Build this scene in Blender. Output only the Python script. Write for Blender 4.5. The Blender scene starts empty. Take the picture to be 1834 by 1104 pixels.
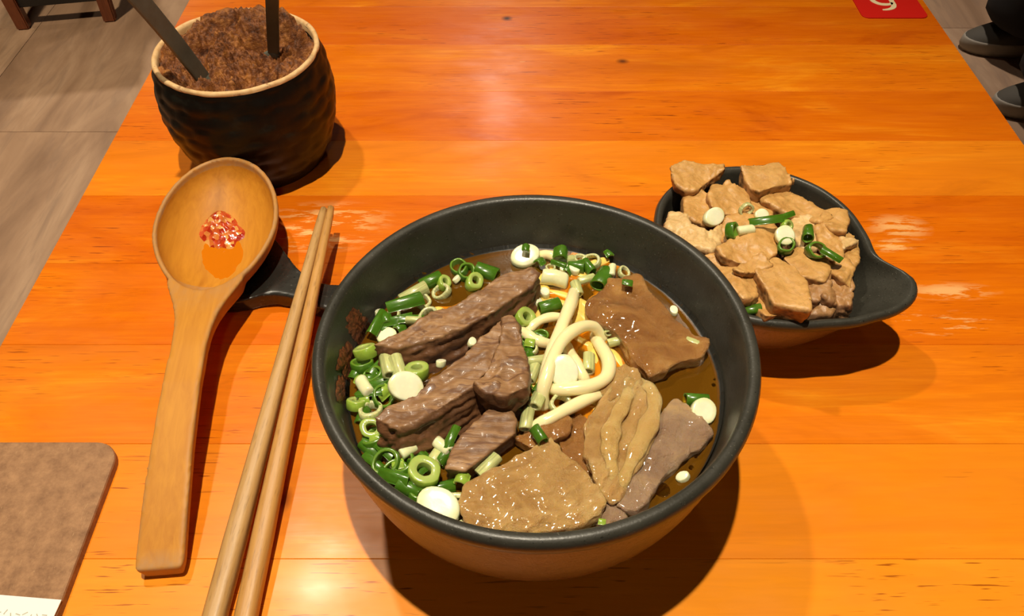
import bpy, bmesh, math, random
from mathutils import Vector, Matrix, noise, Euler
random.seed(7)
SC = bpy.context.scene
COL = SC.collection
T = 0.75                       # height of the table top above the floor
F, TH, CH = 1450.0, math.atan(1610/1450.0), 0.34
S_, C_ = math.sin(TH), math.cos(TH)

# ------------------------------------------------------------------ camera, world, lights
cd = bpy.data.cameras.new('camera'); cam = bpy.data.objects.new('camera', cd); COL.objects.link(cam)
cd.sensor_width = 36.0; cd.lens = F/1834.0*36.0; cd.clip_start = 0.01
cam.location = (0, 0, T+CH); cam.rotation_euler = (math.pi/2-TH, 0, 0)
SC.camera = cam
vs = SC.view_settings
vs.view_transform = 'Standard'; vs.look = 'None'; vs.gamma = 1.0; vs.use_curve_mapping = False
vs.exposure = 0.0
w = bpy.data.worlds.new('world'); SC.world = w; w.use_nodes = True
bg = w.node_tree.nodes['Background']
bg.inputs[0].default_value = (1.0, 0.72, 0.45, 1); bg.inputs[1].default_value = 0.1

def spot(name, loc, aim, power, size, blend, radius, col):
    d = bpy.data.lights.new(name, 'SPOT'); o = bpy.data.objects.new(name, d); COL.objects.link(o)
    d.energy = power; d.spot_size = math.radians(size); d.spot_blend = blend
    d.shadow_soft_size = radius; d.color = col
    o.location = (loc[0], loc[1], T+loc[2])
    v = Vector((aim[0], aim[1], T+aim[2]))-o.location
    o.rotation_euler = v.to_track_quat('-Z', 'Y').to_euler()
    return o
WARM = (1.0, 0.88, 0.68)
spot('table_spot', (-0.06, 0.16, 1.45), (0.02, 0.14, 0), 90, 62, 1.0, 0.014, WARM)
spot('back_spot', (-0.42, 0.72, 1.35), (0.0, 0.15, 0), 30, 75, 0.8, 0.026, WARM)
spot('aisle_spot', (-1.3, 0.9, 1.6), (-1.2, 1.1, -0.75), 190, 80, 0.9, 0.06, (1.0, 0.80, 0.58))
spot('chair_spot', (-1.5, 3.2, 1.7), (-1.3, 2.2, -0.75), 110, 80, 0.7, 0.05, (1.0, 0.82, 0.62))
spot('front_spot', (0.12, -0.9, 1.35), (0.02, 0.2, 0), 6, 60, 0.8, 0.04, WARM)
spot('far_spot', (-0.06, 2.75, 1.5), (0.0, 2.4, -0.75), 20, 120, 0.6, 0.05, (1.0, 0.84, 0.74))
spot('right_spot', (1.05, 2.45, 1.5), (1.35, 2.0, -0.75), 120, 84, 1.0, 0.05, (1.0, 0.86, 0.74))

# ------------------------------------------------------------------ helpers
def W(px, py, z=0.0):
    """pixel of the 1834x1104 frame -> point at height z above the table top"""
    u = (px-917)/F; v = (py-552)/F
    d = Vector((u, C_-v*S_, -S_-v*C_)); t = (CH-z)/-d.z
    return Vector((d.x*t, d.y*t, T+z))

def tag(o, label=None, cat=None, group=None, kind=None):
    if label: o['label'] = label
    if cat: o['category'] = cat
    if group: o['group'] = group
    if kind: o['kind'] = kind
    return o
def obj(name, me, mat=None, parent=None, loc=None):
    o = bpy.data.objects.new(name, me); COL.objects.link(o)
    if mat is not None and len(me.materials) == 0:
        for m in (mat if isinstance(mat, (list, tuple)) else [mat]): me.materials.append(m)
    if loc is not None: o.location = loc
    if parent: o.parent = parent
    return o
def empty(name, loc):
    o = bpy.data.objects.new(name, None); COL.objects.link(o); o.location = loc; o.empty_display_size = 0.02
    return o
def mesh(name, verts, faces, smooth=True):
    me = bpy.data.meshes.new(name); me.from_pydata([tuple(v) for v in verts], [], faces)
    if smooth: me.polygons.foreach_set('use_smooth', [True]*len(me.polygons))
    me.update(); return me
def from_bm(name, bm, smooth=False):
    bmesh.ops.recalc_face_normals(bm, faces=bm.faces[:])
    me = bpy.data.meshes.new(name); bm.to_mesh(me); bm.free()
    if smooth: me.polygons.foreach_set('use_smooth', [True]*len(me.polygons))
    return me
def box_mesh(name, sx, sy, sz, bev=0.0, seg=2, z0=0.0):
    bm = bmesh.new(); bmesh.ops.create_cube(bm, size=1)
    for v in bm.verts: v.co = Vector((v.co.x*sx, v.co.y*sy, (v.co.z+0.5)*sz+z0))
    if bev: bmesh.ops.bevel(bm, geom=bm.edges[:], offset=bev, segments=seg, affect='EDGES', profile=0.5)
    return from_bm(name, bm)
def prism_mesh(name, pts, h, bev=0.0, seg=2):
    bm = bmesh.new(); vs_ = [bm.verts.new((p[0], p[1], 0)) for p in pts]
    f = bm.faces.new(vs_); r = bmesh.ops.extrude_face_region(bm, geom=[f])
    for v in r['geom']:
        if isinstance(v, bmesh.types.BMVert): v.co.z += h
    if bev:
        bmesh.ops.recalc_face_normals(bm, faces=bm.faces[:])
        top = [e for e in bm.edges if all(v.co.z > h*0.5 for v in e.verts)]
        bmesh.ops.bevel(bm, geom=top, offset=bev, segments=seg, affect='EDGES', profile=0.5)
    return from_bm(name, bm)
def lathe(name, prof, n=96, disp=None):
    """closed lathe of profile [(r,z)...]; r==0 ends become poles"""
    verts, faces, rows = [], [], []
    for j, (r, z) in enumerate(prof):
        if r < 1e-6: rows.append([len(verts)]); verts.append((0, 0, z)); continue
        row = []
        for i in range(n):
            a = 2*math.pi*i/n; rr, zz = (r, z) if disp is None else disp(j, a, r, z)
            row.append(len(verts)); verts.append((rr*math.cos(a), rr*math.sin(a), zz))
        rows.append(row)
    fm = []
    for j in range(len(rows)-1):
        a, b = rows[j], rows[j+1]
        for i in range(n):
            k = (i+1) % n
            if len(a) == 1 and len(b) == 1: continue
            if len(a) == 1: faces.append((a[0], b[k], b[i]))
            elif len(b) == 1: faces.append((a[i], a[k], b[0]))
            else: faces.append((a[i], a[k], b[k], b[i]))
            fm.append(j)
    me = mesh(name, verts, faces); return me, fm
def spline(pts, n):
    """Catmull-Rom through pts, n steps per span"""
    P = [Vector(p) for p in pts]; out = []
    for i in range(len(P)-1):
        p0 = P[i-1] if i else P[0]*2-P[1]; p1, p2 = P[i], P[i+1]
        p3 = P[i+2] if i+2 < len(P) else P[-1]*2-P[-2]
        for k in range(n):
            t = k/n
            out.append(0.5*((2*p1)+(p2-p0)*t+(2*p0-5*p1+4*p2-p3)*t*t+(3*p1-p0-3*p2+p3)*t**3))
    out.append(P[-1].copy()); return out
def tube(name, path, rad, n=12, flat=1.0, up=Vector((0, 0, 1))):
    verts, faces = [], []; m = len(path)
    for i, p in enumerate(path):
        d = (path[min(i+1, m-1)]-path[max(i-1, 0)]).normalized()
        s = d.cross(up)
        if s.length < 1e-4: s = d.cross(Vector((0, 1, 0)))
        s.normalize(); u = s.cross(d)
        r = rad(i/(m-1)) if callable(rad) else rad
        for k in range(n):
            a = 2*math.pi*k/n
            verts.append(p+s*(math.cos(a)*r)+u*(math.sin(a)*r*flat))
    for i in range(m-1):
        for k in range(n):
            q = (k+1) % n; faces.append((i*n+k, i*n+q, (i+1)*n+q, (i+1)*n+k))
    a = len(verts); verts.append(path[0]); b = len(verts); verts.append(path[-1])
    for k in range(n):
        q = (k+1) % n; faces.append((a, q, k)); faces.append((b, (m-1)*n+k, (m-1)*n+q))
    return mesh(name, verts, faces)
def center_mesh(me):
    """move the mesh so its origin is its base centre; returns that point"""
    xs = [v.co for v in me.vertices]
    lo = Vector([min(c[i] for c in xs) for i in range(3)]); hi = Vector([max(c[i] for c in xs) for i in range(3)])
    c = Vector(((lo.x+hi.x)/2, (lo.y+hi.y)/2, lo.z)); me.transform(Matrix.Translation(-c)); return c
def place(name, me, mat, parent=None):
    c = center_mesh(me); return obj(name, me, mat, parent, c)

def evaluated(me, mods):
    o = bpy.data.objects.new('tmp', me); COL.objects.link(o)
    for kind, kw in mods:
        m = o.modifiers.new(kind, kind)
        for k, v in kw.items(): setattr(m, k, v)
    dg = bpy.context.evaluated_depsgraph_get(); dg.update()
    out = bpy.data.meshes.new_from_object(o.evaluated_get(dg))
    bpy.data.objects.remove(o); bpy.data.meshes.remove(me)
    out.polygons.foreach_set('use_smooth', [True]*len(out.polygons)); return out

def chunk(name, top, thick, voxel=0.001, smooth=4, taper=0.92, bulge=0.0, amp=0.0006, freq=180, grain=None, gamp=0.0, shift=(0, 0), crinkle=0.0, cf=120):
    """organic solid under a top outline of 3-D points; an attribute 'cut' is 1 on top, 0 on the sides"""
    c = sum(top, Vector())/len(top)
    top = [p+(p-c).normalized()*0.0009*(1+smooth*0.1) for p in top]
    bm = bmesh.new()
    tv = [bm.verts.new(p) for p in top]
    bv = [bm.verts.new(c+(p-c)*taper+Vector((shift[0], shift[1], -thick))) for p in top]
    n = len(top)
    if bulge:
        cv = bm.verts.new(c+Vector((0, 0, bulge)))
        for i in range(n): bm.faces.new((tv[i], tv[(i+1) % n], cv))
    else: bm.faces.new(tv)
    bm.faces.new(bv[::-1])
    for i in range(n): bm.faces.new((tv[i], bv[i], bv[(i+1) % n], tv[(i+1) % n]))
    bmesh.ops.triangulate(bm, faces=[f for f in bm.faces if len(f.verts) > 4])
    me = from_bm(name, bm)
    me = evaluated(me, [('REMESH', dict(mode='VOXEL', voxel_size=voxel)), ('SMOOTH', dict(factor=0.5, iterations=smooth))])
    me.name = name
    seed = Vector((random.uniform(-9, 9), random.uniform(-9, 9), random.uniform(-9, 9)))
    nrm = [v.normal.copy() for v in me.vertices]
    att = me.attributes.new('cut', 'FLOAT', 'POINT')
    vals = []
    g = Vector((grain[0], grain[1], 0)).normalized() if grain else None
    for v, nn in zip(me.vertices, nrm):
        p = v.co+seed
        d = amp*(noise.noise(p*freq)+0.5*noise.noise(p*freq*2.3))
        if crinkle:
            q = p+Vector(noise.noise_vector(p*60))*0.004
            d += crinkle*(1-2.2*abs(noise.noise(q*cf)))+0.5*crinkle*(1-2.2*abs(noise.noise(q*cf*2.1)))
        if g:
            a = p.dot(g); b = p.x*-g.y+p.y*g.x
            d += gamp*noise.noise(Vector((a*70, b*420, p.z*420)))
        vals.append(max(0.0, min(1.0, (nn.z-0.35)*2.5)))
        v.co += nn*d
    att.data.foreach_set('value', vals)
    me.update(); return me

# ------------------------------------------------------------------ materials
class M:
    """small node builder round one Principled BSDF"""
    def __init__(s, name, rough=0.5, **kw):
        s.m = bpy.data.materials.new(name); s.m.use_nodes = True
        s.nt = s.m.node_tree; s.b = s.nt.nodes['Principled BSDF']; s.b.inputs['Roughness'].default_value = rough
        for k, v in kw.items(): s.b.inputs[k.replace('_', ' ')].default_value = v
        s._c = None
    def n(s, t, **kw):
        x = s.nt.nodes.new(t)
        for k, v in kw.items(): setattr(x, k, v)
        return x
    def l(s, a, b): s.nt.links.new(a, b)
    def coord(s, scale=(1, 1, 1), world=False, rot=(0, 0, 0)):
        mp = s.n('ShaderNodeMapping'); mp.inputs['Scale'].default_value = scale; mp.inputs['Rotation'].default_value = rot
        if world: s.l(s.n('ShaderNodeNewGeometry').outputs['Position'], mp.inputs[0])
        else: s.l(s.n('ShaderNodeTexCoord').outputs['Object'], mp.inputs[0])
        return mp.outputs[0]
    def noise(s, vec, scale=10, detail=4, rough=0.55, dist=0.0):
        x = s.n('ShaderNodeTexNoise'); x.inputs['Scale'].default_value = scale; x.inputs['Detail'].default_value = detail
        x.inputs['Roughness'].default_value = rough; x.inputs['Distortion'].default_value = dist; s.l(vec, x.inputs['Vector'])
        return x.outputs[0]
    def vor(s, vec, scale=10, feature='F1'):
        x = s.n('ShaderNodeTexVoronoi', feature=feature); x.inputs['Scale'].default_value = scale; s.l(vec, x.inputs['Vector']); return x.outputs[0]
    def ramp(s, val, stops):
        r = s.n('ShaderNodeValToRGB'); e = r.color_ramp.elements
        while len(e) < len(stops): e.new(0.5)
        for i, (p, c) in enumerate(stops):
            e[i].position = p; e[i].color = (c, c, c, 1) if isinstance(c, (int, float)) else (*c, 1)
        s.l(val, r.inputs[0]); return r.outputs[0]
    def mix(s, fac, a, b, mode='MIX'):
        x = s.n('ShaderNodeMix', data_type='RGBA', blend_type=mode)
        for v, i in ((fac, 0), (a, 6), (b, 7)):
            if isinstance(v, (int, float)): x.inputs[i].default_value = v
            elif isinstance(v, tuple): x.inputs[i].default_value = (*v, 1)
            else: s.l(v, x.inputs[i])
        return x.outputs[2]
    def math(s, op, a, b=0.0):
        x = s.n('ShaderNodeMath', operation=op)
        for v, i in ((a, 0), (b, 1)):
            if isinstance(v, (int, float)): x.inputs[i].default_value = v
            else: s.l(v, x.inputs[i])
        return x.outputs[0]
    def color(s, c):
        if isinstance(c, tuple): s.b.inputs['Base Color'].default_value = (*c, 1)
        else: s.l(c, s.b.inputs['Base Color'])
        return s
    def rough(s, v): s.l(v, s.b.inputs['Roughness']); return s
    def bump(s, h, strength=0.3, dist=0.001):
        x = s.n('ShaderNodeBump'); x.inputs['Strength'].default_value = strength; x.inputs['Distance'].default_value = dist
        s.l(h, x.inputs['Height'])
        if s._c is not None: s.l(s._c, x.inputs['Normal'])
        s._c = x.outputs[0]; s.l(x.outputs[0], s.b.inputs['Normal']); return s
    def near(s, p, r, soft=1.0):
        """1 inside radius r (an (rx, ry) pair) of world point p, falling to 0"""
        v = s.n('ShaderNodeVectorMath', operation='SUBTRACT'); s.l(s.n('ShaderNodeNewGeometry').outputs['Position'], v.inputs[0]); v.inputs[1].default_value = p
        k = s.n('ShaderNodeVectorMath', operation='MULTIPLY'); s.l(v.outputs[0], k.inputs[0]); k.inputs[1].default_value = (1/r[0], 1/r[1], 0)
        q = s.n('ShaderNodeVectorMath', operation='LENGTH'); s.l(k.outputs[0], q.inputs[0])
        mr = s.n('ShaderNodeMapRange'); s.l(q.outputs['Value'], mr.inputs[0]); mr.inputs[1].default_value = 1.0; mr.inputs[2].default_value = 1.0-soft
        return mr.outputs[0]
    def attr(s, name):
        x = s.n('ShaderNodeAttribute', attribute_name=name); return x.outputs['Fac']

MAT = {}
def wood_table():
    k = M('table_wood', 0.3, Specular_IOR_Level=0.28, Coat_Weight=0.08, Coat_Roughness=0.16)
    info = k.n('ShaderNodeObjectInfo')
    off = k.n('ShaderNodeVectorMath', operation='ADD'); k.l(k.n('ShaderNodeNewGeometry').outputs['Position'], off.inputs[0])
    sc = k.n('ShaderNodeVectorMath', operation='SCALE'); k.l(info.outputs['Color'], sc.inputs[0]); sc.inputs['Scale'].default_value = 37.0
    k.l(sc.outputs[0], off.inputs[1])
    def mp(scale):
        m_ = k.n('ShaderNodeMapping'); m_.inputs['Scale'].default_value = scale; k.l(off.outputs[0], m_.inputs[0]); return m_.outputs[0]
    big = k.noise(mp((4.0, 15, 1)), 1.6, 5, 0.62, 1.2)
    grain = k.noise(mp((7, 110, 1)), 2.2, 5, 0.6, 1.2)
    c1 = k.ramp(big, [(0.28, (0.52, 0.095, 0.001)), (0.42, (0.74, 0.168, 0.002)), (0.56, (0.80, 0.20, 0.003)), (0.74, (0.92, 0.31, 0.01))])
    c2 = k.mix(k.ramp(grain, [(0.35, 0.0), (0.62, 0.55)]), c1, (0.60, 0.12, 0.002))
    sep = k.n('ShaderNodeSeparateColor'); k.l(info.outputs['Color'], sep.inputs[0])
    # plank-to-plank tone, stored in the object's colour (blue channel)
    c3 = k.mix(k.ramp(sep.outputs[2], [(0.0, 1.0), (0.5, 0.0)]), c2, (0.55, 0.075, 0.001))
    c3 = k.mix(k.ramp(sep.outputs[2], [(0.5, 0.0), (1.0, 0.75)]), c3, (0.95, 0.36, 0.02))
    pores = k.noise(mp((55, 900, 1)), 1.0, 2, 0.5)
    area = k.noise(mp((6, 12, 1)), 1.3, 2, 0.5)
    pm = k.math('MULTIPLY', k.ramp(pores, [(0.63, 0.0), (0.70, 0.75)]), k.ramp(area, [(0.45, 0.0), (0.6, 1.0)]))
    c4 = k.mix(pm, c3, (0.22, 0.035, 0.002))
    # knots
    for (x, y, rx, ry) in ((908, 33, .0055, .005), (1115, 110, .006, .0045), (510, 895, .004, .008), (1790, 143, .006, .003)):
        p = W(x, y); c4 = k.mix(k.near(p, (rx, ry), 0.8), c4, (0.07, 0.02, 0.004))
    for (x, y, rx, ry) in ((1190, 120, .10, .016), (500, 880, .022, .034)):
        p = W(x, y); c4 = k.mix(k.math('MULTIPLY', k.near(p, (rx, ry), 1.0), 0.6), c4, (0.50, 0.10, 0.004))
    # worn patches where the varnish has gone
    wn = k.noise(k.coord((42, 210, 1), True), 1.0, 4, 0.65)
    for (x, y, rx, ry, th) in ((585, 395, .045, .020, .5), (550, 425, .05, .016, .52), (1610, 408, .022, .014, .46), (1600, 440, .02, .008, .52), (1700, 522, .032, .008, .48), (1660, 580, .05, .012, .58), (975, 125, .05, .02, .64), (700, 520, .05, .03, .66)):
        p = W(x, y); m_ = k.math('MULTIPLY', k.near(p, (rx, ry), 0.7), k.ramp(wn, [(th, 0.0), (th+.07, 0.65)])); c4 = k.mix(m_, c4, (0.88, 0.55, 0.22))
    k.color(c4)
    k.rough(k.ramp(k.noise(k.coord((30, 60, 1), True), 1.0, 3), [(0.3, 0.26), (0.7, 0.42)]))
    k.bump(grain, 0.05, 0.0006)
    return k.m
MAT['table'] = wood_table()

def simple(name, col, rough, **kw): return M(name, rough, **kw).color(col).m
def wood(name, a, b, sc=(4, 90, 90), rough=0.4, c=None):
    k = M(name, rough); g = k.noise(k.coord(sc), 3.0, 5, 0.6, 0.8); f = k.noise(k.coord(tuple(v*5 for v in sc)), 3.0, 3, 0.6)
    col = k.ramp(g, [(0.3, a), (0.7, b)])
    col = k.mix(k.ramp(f, [(0.55, 0.0), (0.7, 0.5)]), col, c or tuple(v*0.5 for v in a))
    k.color(col).bump(f, 0.15, 0.0004); return k.m
MAT['chop'] = wood('chopstick_bamboo', (0.44, 0.235, 0.075), (0.58, 0.34, 0.125), (70, 6, 70), 0.42)
MAT['chop2'] = wood('chopstick_bamboo_dark', (0.46, 0.22, 0.055), (0.60, 0.31, 0.085), (70, 6, 70), 0.42)
def ladle_mat():
    k = M('ladle_wood', 0.52, Specular_IOR_Level=0.3)
    g = k.noise(k.coord((95, 7, 95)), 3.0, 5, 0.6, 0.6); big = k.noise(k.coord((20, 8, 20)), 2.0, 2)
    c = k.ramp(g, [(0.25, (0.46, 0.165, 0.012)), (0.75, (0.62, 0.26, 0.022))])
    # varnish rubbed pale along edges: pointiness stored as an attribute
    wr = k.math('MULTIPLY', k.attr('worn'), k.ramp(k.noise(k.coord((300, 200, 300)), 1.0, 3), [(0.3, 0.35), (0.65, 1.0)]))
    c = k.mix(wr, c, (0.42, 0.23, 0.10)); c = k.mix(k.ramp(big, [(0.4, 0.0), (0.8, 0.35)]), c, (0.66, 0.28, 0.03))
    k.color(c).bump(g, 0.1, 0.0004); return k.m
MAT['ladle'] = ladle_mat()
def glaze(name, c1, c2, rough, speck=900, bstr=0.15):
    k = M(name, rough); n_ = k.noise(k.coord((1, 1, 1)), 60, 5, 0.6); sp = k.noise(k.coord((1, 1, 1)), speck, 2, 0.5)
    c = k.ramp(n_, [(0.3, c1), (0.7, c2)]); c = k.mix(k.ramp(sp, [(0.66, 0.0), (0.72, 0.8)]), c, tuple(v*0.25 for v in c1))
    c = k.mix(k.ramp(k.noise(k.coord((1, 1, 1)), speck*1.4, 1), [(0.70, 0.0), (0.76, 0.6)]), c, tuple(min(1, v*3.2) for v in c2))
    k.color(c).bump(sp, bstr, 0.0005); k.rough(k.ramp(n_, [(0.3, rough*0.85), (0.7, rough*1.2)])); return k.m
MAT['glaze'] = glaze('charcoal_glaze', (0.030, 0.028, 0.021), (0.046, 0.043, 0.033), 0.37)
MAT['rest'] = glaze('black_rest_glaze', (0.014, 0.013, 0.011), (0.03, 0.028, 0.023), 0.26, 260)
def bronze():
    k = M('bronze_glaze', 0.36, Metallic=0.25, Specular_IOR_Level=0.7); n_ = k.noise(k.coord((1, 1, 3)), 40, 5, 0.65); sp = k.noise(k.coord(), 620, 3, 0.6)
    c = k.ramp(n_, [(0.3, (0.11, 0.07, 0.052)), (0.7, (0.20, 0.14, 0.112))]); c = k.mix(k.ramp(sp, [(0.6, 0.0), (0.72, 0.7)]), c, (0.06, 0.03, 0.018))
    k.color(c).bump(sp, 0.6, 0.0006); return k.m
MAT['bronze'] = bronze()
def jar_mat():
    k = M('jar_dark_glaze', 0.42, Specular_IOR_Level=0.25); n_ = k.noise(k.coord(), 45, 6, 0.65); v = k.vor(k.coord((1, 1, 1.3)), 75)
    c = k.ramp(n_, [(0.35, (0.005, 0.004, 0.003)), (0.55, (0.009, 0.007, 0.005)), (0.78, (0.024, 0.026, 0.018))])
    k.color(c).bump(k.noise(k.coord(), 500, 3), 0.12, 0.0005); return k.m
MAT['jar'] = jar_mat()
def rimclay():
    k = M('bare_clay_rim', 0.7); n_ = k.noise(k.coord(), 260, 4, 0.6); s_ = k.noise(k.coord(), 130, 4, 0.7)
    c = k.ramp(n_, [(0.3, (0.62, 0.36, 0.14)), (0.7, (0.80, 0.54, 0.27))]); c = k.mix(k.ramp(s_, [(0.60, 0.0), (0.70, 0.8)]), c, (0.25, 0.10, 0.03))
    k.color(c).bump(n_, 0.3, 0.0005); return k.m
MAT['clay'] = rimclay()
def paste():
    k = M('brown_chilli_paste', 0.62); n_ = k.noise(k.coord(), 140, 6, 0.7); f = k.noise(k.coord(), 520, 4, 0.7)
    c = k.ramp(n_, [(0.34, (0.05, 0.014, 0.003)), (0.5, (0.20, 0.058, 0.008)), (0.68, (0.42, 0.155, 0.024))])
    k.color(c).bump(n_, 0.7, 0.002).bump(f, 0.7, 0.001); return k.m
MAT['paste'] = paste()
def steel():
    k = M('worn_steel', 0.42, Metallic=0.3); n_ = k.noise(k.coord((1, 1, 1)), 60, 5, 0.7)
    k.color(k.ramp(n_, [(0.3, (0.11, 0.115, 0.09)), (0.7, (0.17, 0.175, 0.14))])); k.rough(k.ramp(n_, [(0.3, 0.35), (0.7, 0.55)])); return k.m
MAT['steel'] = steel()
def hardboard():
    k = M('hardboard_fibre', 0.75); n_ = k.noise(k.coord((1, 1, 1)), 160, 6, 0.75); b = k.noise(k.coord(), 14, 3); f = k.noise(k.coord((400, 90, 1), False, (0, 0, 0.6)), 1.0, 3, 0.7, 2.0)
    c = k.ramp(n_, [(0.3, (0.18, 0.08, 0.032)), (0.7, (0.42, 0.22, 0.10))]); c = k.mix(k.ramp(f, [(0.62, 0.0), (0.72, 0.55)]), c, (0.55, 0.33, 0.16))
    c = k.mix(k.ramp(b, [(0.35, 0.0), (0.7, 0.35)]), c, (0.40, 0.22, 0.11)); k.color(c).bump(n_, 0.35, 0.0006); return k.m
MAT['board'] = hardboard()
MAT['paper'] = simple('white_paper', (0.86, 0.85, 0.80), 0.6)
MAT['ink'] = simple('faint_ink', (0.50, 0.46, 0.36), 0.7)
MAT['red'] = simple('red_card_print', (0.62, 0.012, 0.006), 0.6, Specular_IOR_Level=0.15)
MAT['cream'] = simple('cream_print', (0.85, 0.70, 0.42), 0.5)
def beef():
    k = M('braised_beef', 0.46, Subsurface_Weight=0.1, Subsurface_Scale=0.002, Coat_Weight=0.10, Coat_Roughness=0.14, Specular_IOR_Level=0.35)
    k.b.inputs['Subsurface Radius'].default_value = (1, 0.4, 0.2)
    rot = (0, 0, -0.60)
    n_ = k.noise(k.coord((1, 1, 1), False, rot), 75, 5, 0.65, 0.5)
    mp_ = k.coord((26, 150, 90), False, rot); st = k.noise(mp_, 1.0, 5, 0.6, 1.6); fat = k.noise(k.coord((34, 120, 60), False, rot), 1.0, 3, 0.5, 2.5)
    fib = k.noise(k.coord((110, 900, 500), False, rot), 1.0, 3, 0.6)
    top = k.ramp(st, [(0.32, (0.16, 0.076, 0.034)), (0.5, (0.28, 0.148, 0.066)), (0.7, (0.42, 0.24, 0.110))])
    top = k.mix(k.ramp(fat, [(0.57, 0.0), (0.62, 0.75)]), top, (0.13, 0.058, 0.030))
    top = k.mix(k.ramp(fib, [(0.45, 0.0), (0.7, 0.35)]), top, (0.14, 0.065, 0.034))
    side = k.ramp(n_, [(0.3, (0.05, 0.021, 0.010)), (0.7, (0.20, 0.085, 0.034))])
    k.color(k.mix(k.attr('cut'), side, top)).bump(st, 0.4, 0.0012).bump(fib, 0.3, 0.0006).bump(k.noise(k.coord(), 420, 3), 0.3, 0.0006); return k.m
MAT['beef'] = beef()
def tendon(name, a, b, c_):
    k = M(name, 0.22, Subsurface_Weight=0.4, Subsurface_Scale=0.005, Coat_Weight=0.9, Coat_Roughness=0.05)
    k.b.inputs['Subsurface Radius'].default_value = (1, 0.5, 0.15)
    n_ = k.noise(k.coord(), 42, 5, 0.6, 0.8); st = k.noise(k.coord((30, 160, 100), False, (0, 0, 0.9)), 1.0, 3, 0.6, 1.0)
    c = k.ramp(n_, [(0.3, a), (0.55, b), (0.72, c_)]); c = k.mix(k.ramp(st, [(0.5, 0.0), (0.7, 0.35)]), c, c_)
    k.color(c).bump(k.noise(k.coord(), 230, 6, 0.72), 1.0, 0.003).bump(st, 0.25, 0.001); return k.m
MAT['tendon'] = tendon('beef_tendon', (0.40, 0.20, 0.06), (0.60, 0.36, 0.125), (0.72, 0.48, 0.20))
MAT['tendon_grey'] = tendon('beef_tendon_mauve', (0.27, 0.155, 0.09), (0.42, 0.27, 0.165), (0.60, 0.39, 0.18))
MAT['tendon_brown'] = tendon('beef_tendon_brown', (0.24, 0.095, 0.024), (0.39, 0.175, 0.046), (0.58, 0.31, 0.095))
MAT['noodle'] = M('wheat_noodle', 0.22, Subsurface_Weight=0.3, Subsurface_Scale=0.003, Coat_Weight=0.5, Coat_Roughness=0.1).color((0.93, 0.80, 0.44)).m
MAT['noodle_wet'] = M('soaked_noodle', 0.3, Subsurface_Weight=0.2, Subsurface_Scale=0.003).color((0.90, 0.62, 0.14)).m
def onion(name, out, ins, rough=0.25, stripe=False):
    k = M(name, rough, Subsurface_Weight=0.25, Subsurface_Scale=0.0015, Coat_Weight=0.3, Coat_Roughness=0.1)
    n_ = k.noise(k.coord(), 260, 3, 0.6); col = k.mix(k.attr('inner'), out, ins)
    col = k.mix(k.ramp(n_, [(0.45, 0.0), (0.75, 0.45)]), col, tuple(min(1, v*1.5+0.02) for v in out))
    if stripe: col = k.mix(k.ramp(k.noise(k.coord((900, 900, 30)), 1.0, 2), [(0.45, 0.0), (0.6, 0.6)]), col, tuple(v*0.6 for v in out))
    k.color(col).bump(n_, 0.12, 0.0004); return k.m
MAT['on_dark'] = onion('scallion_dark_green', (0.055, 0.145, 0.007), (0.15, 0.27, 0.025), 0.26)
MAT['on_light'] = onion('scallion_light_green', (0.27, 0.40, 0.045), (0.42, 0.50, 0.14))
MAT['on_white'] = onion('scallion_white', (0.76, 0.76, 0.44), (0.84, 0.82, 0.58))
MAT['on_pale'] = onion('scallion_pale', (0.52, 0.54, 0.22), (0.62, 0.62, 0.34), 0.3, True)
def tofu(name, a, b, pore):
    k = M(name, 0.5, Subsurface_Weight=0.08, Subsurface_Scale=0.003, Coat_Weight=0.1, Coat_Roughness=0.3)
    n_ = k.noise(k.coord(), 70, 5, 0.65, 0.8); p_ = k.vor(k.coord(), 300); f = k.noise(k.coord(), 300, 4, 0.65); w_ = k.noise(k.coord(), 95, 3, 0.5, 1.8)
    crease = k.ramp(w_, [(0.46, 0.0), (0.5, 1.0), (0.54, 0.0)])
    skin = k.ramp(n_, [(0.3, a), (0.7, b)]); skin = k.mix(k.math('MULTIPLY', crease, 0.3), skin, tuple(v*0.55 for v in a))
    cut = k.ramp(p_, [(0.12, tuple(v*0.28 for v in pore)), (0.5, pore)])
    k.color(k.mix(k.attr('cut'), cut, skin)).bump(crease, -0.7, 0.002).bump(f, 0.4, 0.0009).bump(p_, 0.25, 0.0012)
    return k.m
MAT['tofu'] = tofu('fried_tofu', (0.50, 0.25, 0.062), (0.68, 0.385, 0.125), (0.40, 0.20, 0.07))
MAT['tofu_wet'] = tofu('fried_tofu_soaked', (0.34, 0.165, 0.055), (0.48, 0.26, 0.10), (0.26, 0.13, 0.06))
MAT['tofu_crumb'] = tofu('fried_tofu_crumb', (0.62, 0.38, 0.14), (0.78, 0.54, 0.25), (0.60, 0.38, 0.18))
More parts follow.
